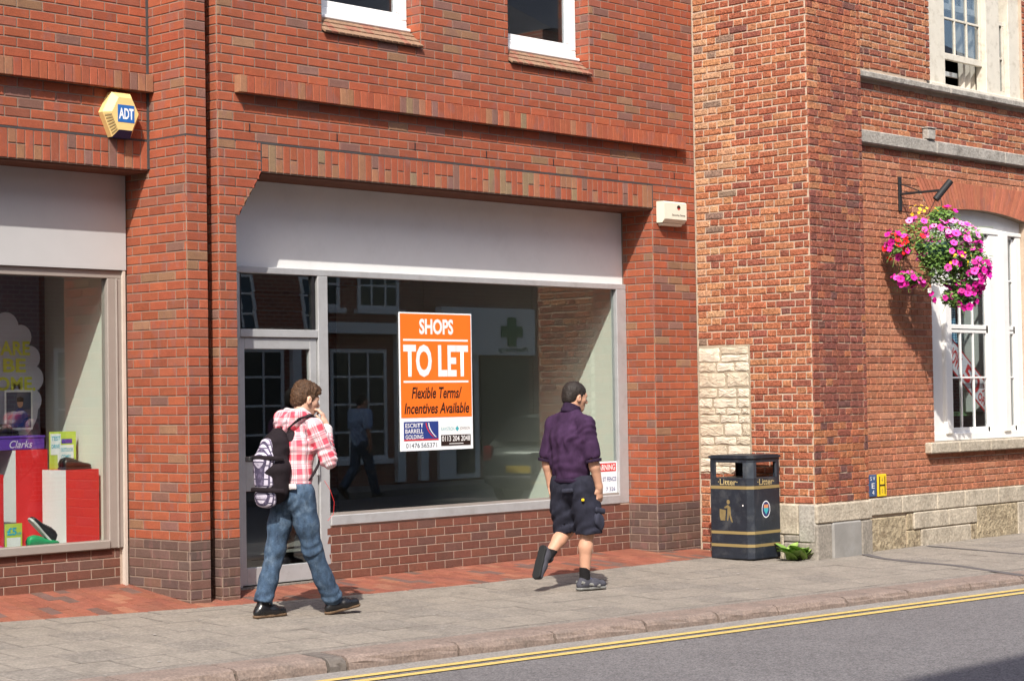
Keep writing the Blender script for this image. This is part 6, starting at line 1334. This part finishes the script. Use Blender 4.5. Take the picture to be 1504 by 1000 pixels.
for hp, kn, an in ((hpL, knL, anL), (hpR, knR, anR)):
    kn, an = np.array(kn), np.array(an); mid = kn * .68 + an * .32; mid = mid + nrm_(np.array((-.9, 0, .15))) * .012; b.chain([hp, kn], [.085, .058], .03); b.chain([kn, mid, an], [.055, .056, .036], .03)
add_hand(b, wrR, (.16, .10, -1), (.1, .95, 0), (.55, .62, .7, .8), 1.04, -1); add_hand(b, wrL, (.12, -.1, -1), (.1, -.95, 0), (.5, .6, .65, .7), 1.04, 1)
b.build('body', 'skin', p2); add_eyes(p2, g2); add_hair(p2, g2, hf2[1], 'hair_dark', .0035, seed=9)
b = SDF(.0065); b.chain([(-.055, 0, .955), (-.06, 0, 1.06), (-.065, 0, 1.27), (-.06, 0, 1.385)], [.126, .130, .134, .092], .05, YW_, 1.33); b.rc((-.06, .06, 1.435), shL, .058, .062, .05); b.rc((-.06, -.06, 1.435), shR, .058, .062, .05); b.rc(nk2, (-.035, 0, 1.50), .08, .072, .03)
eL, eR = np.array(elL), np.array(elR); cutL = np.array(shL) * .12 + eL * .88; cutR = np.array(shR) * .12 + eR * .88
b.rc(shL, cutL, .068, .070, .05); b.rc(shR, cutR, .069, .072, .05); b.rc(cutL + (eL - cutL) * .8, eL + (eL - np.array(shL)) * .3, .052, .052, .001, op='s'); b.rc(cutR + (eR - cutR) * .8, eR + (eR - np.array(shR)) * .3, .053, .053, .001, op='s'); b.half((0, 0, .905), (0, 0, -1)); b.rc(nk2, (-.02, 0, 1.58), .066, .066, .001, op='s')
pf = folds([((-.12, -.12, 1.2), .16, (.1, .75, .5), .075, .008), ((-.06, 0, .98), .16, (.3, .2, 1), .07, .007), ((-.15, .02, 1.2), .18, (0, 1, -.25), .09, .006), ((-.06, -.19, 1.34), .09, (.2, .5, 1), .045, .006), ((-.15, .08, 1.05), .14, (0, .8, .5), .07, .006)])
b.build('polo_shirt', 'polo_purple', p2, pf)
for c_, s_ in ((cutR, shR), (cutL, shL)):
    ax_ = nrm_(np.array(c_) - np.array(s_)); m = SDF(.005); m.rc(c_ + ax_ * .046, c_ + ax_ * .066, .0715, .0695, .004); m.rc(c_ + ax_ * .03, c_ + ax_ * .2, .054, .054, .001, op='s'); m.half(c_ + ax_ * .046, -ax_); m.half(c_ + ax_ * .072, ax_); m.build('sleeve_cuff', 'polo_trim', p2)
b = SDF(.005); b.rc((-.055, 0, 1.475), (-.030, 0, 1.525), .083, .078, .01); b.rc((-.06, 0, 1.44), (-.01, 0, 1.60), .068, .071, .001, op='s'); b.half((-.05, 0, 1.462), (-.25, 0, -1)); b.half((-.04, 0, 1.527), (.55, 0, 1)); b.build('collar', 'polo_trim', p2)
b = SDF(.0055); b.rc((-.055, 0, .918), (-.055, 0, .900), .133, .130, .01, YW_, 1.34); b.half((0, 0, .926), (0, 0, 1)); b.half((0, 0, .896), (0, 0, -1)); b.build('hem_band', 'polo_trim', p2)
b = SDF(.0065); b.rc((-.05, 0, .93), (-.045, 0, .84), .122, .130, .05, YW_, 1.30); b.chain([hpL, (-.03, .105, .68), (-.012, .108, .475)], [.116, .110, .106], .05); b.chain([hpR, (.01, -.105, .68), (.035, -.108, .465)], [.116, .113, .111], .05); b.half((0, 0, .955), (0, 0, 1)); b.half((0, 0, .470), (.06, 0, -1)); b.rc((-.012, .105, .56), (-.012, .105, .40), .092, .094, .001, op='s'); b.rc((.032, -.105, .56), (.035, -.105, .40), .096, .098, .001, op='s')
sh_ = b.build('cargo_shorts', 'shorts_navy', p2, folds([((-.05, 0, .80), .15, (.2, .8, .6), .07, .008), ((-.05, .1, .6), .14, (.3, .5, .8), .07, .008), ((.03, -.12, .56), .15, (.2, .6, .8), .07, .007)]))
m = SDF(.005); m.rc((.005, -.222, .60), (.05, -.218, .565), .030, .034, .01, (0, 0, 1), 2.1); m.build('cargo_pocket', 'shorts_trim', sh_); m = SDF(.005); m.rc((-.02, -.238, .672), (.075, -.236, .655), .013, .013, .006, (0, 0, 1), 1.9); m.build('pocket_flap', 'shorts_trim', sh_)
m = SDF(.005); m.rc((-.176, -.11, .835), (-.183, -.02, .828), .012, .012, .006, (0, 0, 1), 1.6); m.build('back_pocket_flap', 'shorts_trim', sh_); m = MB(); m.rbox((-.126, -.187, .745), (-.106, -.165, .767), .004); m.build('yellow_tab', 'hydrant_yellow', sh_, False)
b = SDF(.005); b.chain([(-.005, -.085, .19), anR], [.044, .046], .01); b.half((0, 0, .195), (0, 0, 1)); b.build('sock', 'sock_black', p2)
sd2 = nrm_(np.array(anL) - np.array(knL)); b = SDF(.005); b.chain([np.array(anL) - sd2 * .085, np.array(anL) + sd2 * .01], [.044, .046], .01); b.half(np.array(anL) - sd2 * .095, -sd2); b.build('sock', 'sock_black', p2)
o, gg = boot(p2, anR, (.97, -.24, 0), (0, 0, 1), 'trainer_grey', 'rubber_grey', 'trainer', high=.055); m = MB()
for k in range(4): m.tube([gg(.045 + k * .025, -.03, .0 - k * .012), gg(.05 + k * .025, 0, .012 - k * .014), gg(.045 + k * .025, .03, .0 - k * .012)], .007, 6)
tag(m.build('laces', 'trainer_blue', o, False), kind='stuff')
for s_ in (-1, 1):
    m = MB(); m.tube([gg(-.06, s_ * .041, -.02), gg(.0, s_ * .045, -.035), gg(.06, s_ * .046, -.045), gg(.12, s_ * .050, -.055)], [(.012, .004)] * 4, 8, flat=(0, 0, 1)); m.build('side_panel', 'rubber_grey', o, False)
tl_ = nrm_(np.array((-.34, .02, -.94))); boot(p2, anL, tl_, (.94, 0, -.34), 'trainer_grey', 'sole_dark', 'trainer', high=.05)
# ---------------------------------------------------------------- passer-by across the road, seen reflected
P3 = (11.7, -10.95); p3 = empty('person', (P3[0], P3[1], -.045), 'person in a blue shirt and dark jeans across the road, reflected in the window', 'person')
b = SDF(.008); hf3 = head_frame((.03, 0, 1.57), R(10), R(6)); g3 = add_head(b, hf3); b.rc((-.03, 0, 1.43), g3(-.025, 0, -.035), .058, .055, .03); b.rc((-.02, 0, .95), (-.02, 0, 1.30), .11, .115, .05, YW_, 1.35)
A_L, A_R = [(-.03, .19, 1.38), (-.08, .25, 1.12), (-.02, .24, .88)], [(-.03, -.19, 1.38), (.02, -.25, 1.12), (.12, -.23, .90)]; L_L, L_R = [(-.02, .09, .88), (.10, .09, .48), (.22, .09, .09)], [(-.02, -.09, .88), (-.08, -.09, .48), (-.34, -.09, .18)]
for c_ in (A_L, A_R): b.chain(c_, [.05, .04, .028], .02)
add_hand(b, A_L[2], (.1, -.1, -1), (.1, -.95, 0), (.5, .6, .65, .7), 1, 1); add_hand(b, A_R[2], (.3, .1, -1), (.1, .95, 0), (.5, .6, .65, .7), 1, -1)
for c_ in (L_L, L_R): b.chain(c_, [.08, .055, .036], .03)
b.build('body', 'skin', p3); add_eyes(p3, g3); add_hair(p3, g3, hf3[1], 'hair_dark', .004, seed=2)
b = SDF(.008); b.chain([(-.02, 0, .88), (-.02, 0, 1.05), (-.03, 0, 1.27), (-.03, 0, 1.36)], [.13, .13, .138, .10], .05, YW_, 1.38); b.rc((-.03, .11, 1.395), (-.03, -.11, 1.395), .062, .062, .05)
for c_ in (A_L, A_R): b.rc(c_[0], tuple(np.array(c_[0]) * .2 + np.array(c_[1]) * .8), .078, .075, .04)
b.half((0, 0, .84), (0, 0, -1)); b.build('shirt', 'blue_cotton', p3, folds([((-.1, 0, 1.1), .2, (0, .7, .7), .09, .007)]))
b = SDF(.008); b.rc((-.02, 0, .93), (-.02, 0, .86), .12, .125, .05, YW_, 1.3); b.chain(L_L, [.105, .08, .075], .04); b.chain([L_R[0], L_R[1], (-.32, -.09, .2)], [.105, .08, .075], .04); b.build('jeans', 'denim', p3, folds([((.1, .09, .5), .2, (0, .3, 1), .07, .008)]))
boot(p3, L_L[2], (1, 0, .05), (0, 0, 1), 'boot_black', 'boot_sole', 'shoe', high=.06); boot(p3, L_R[2], (.75, 0, -.66), (.66, 0, .75), 'boot_black', 'boot_sole', 'shoe', high=.06)
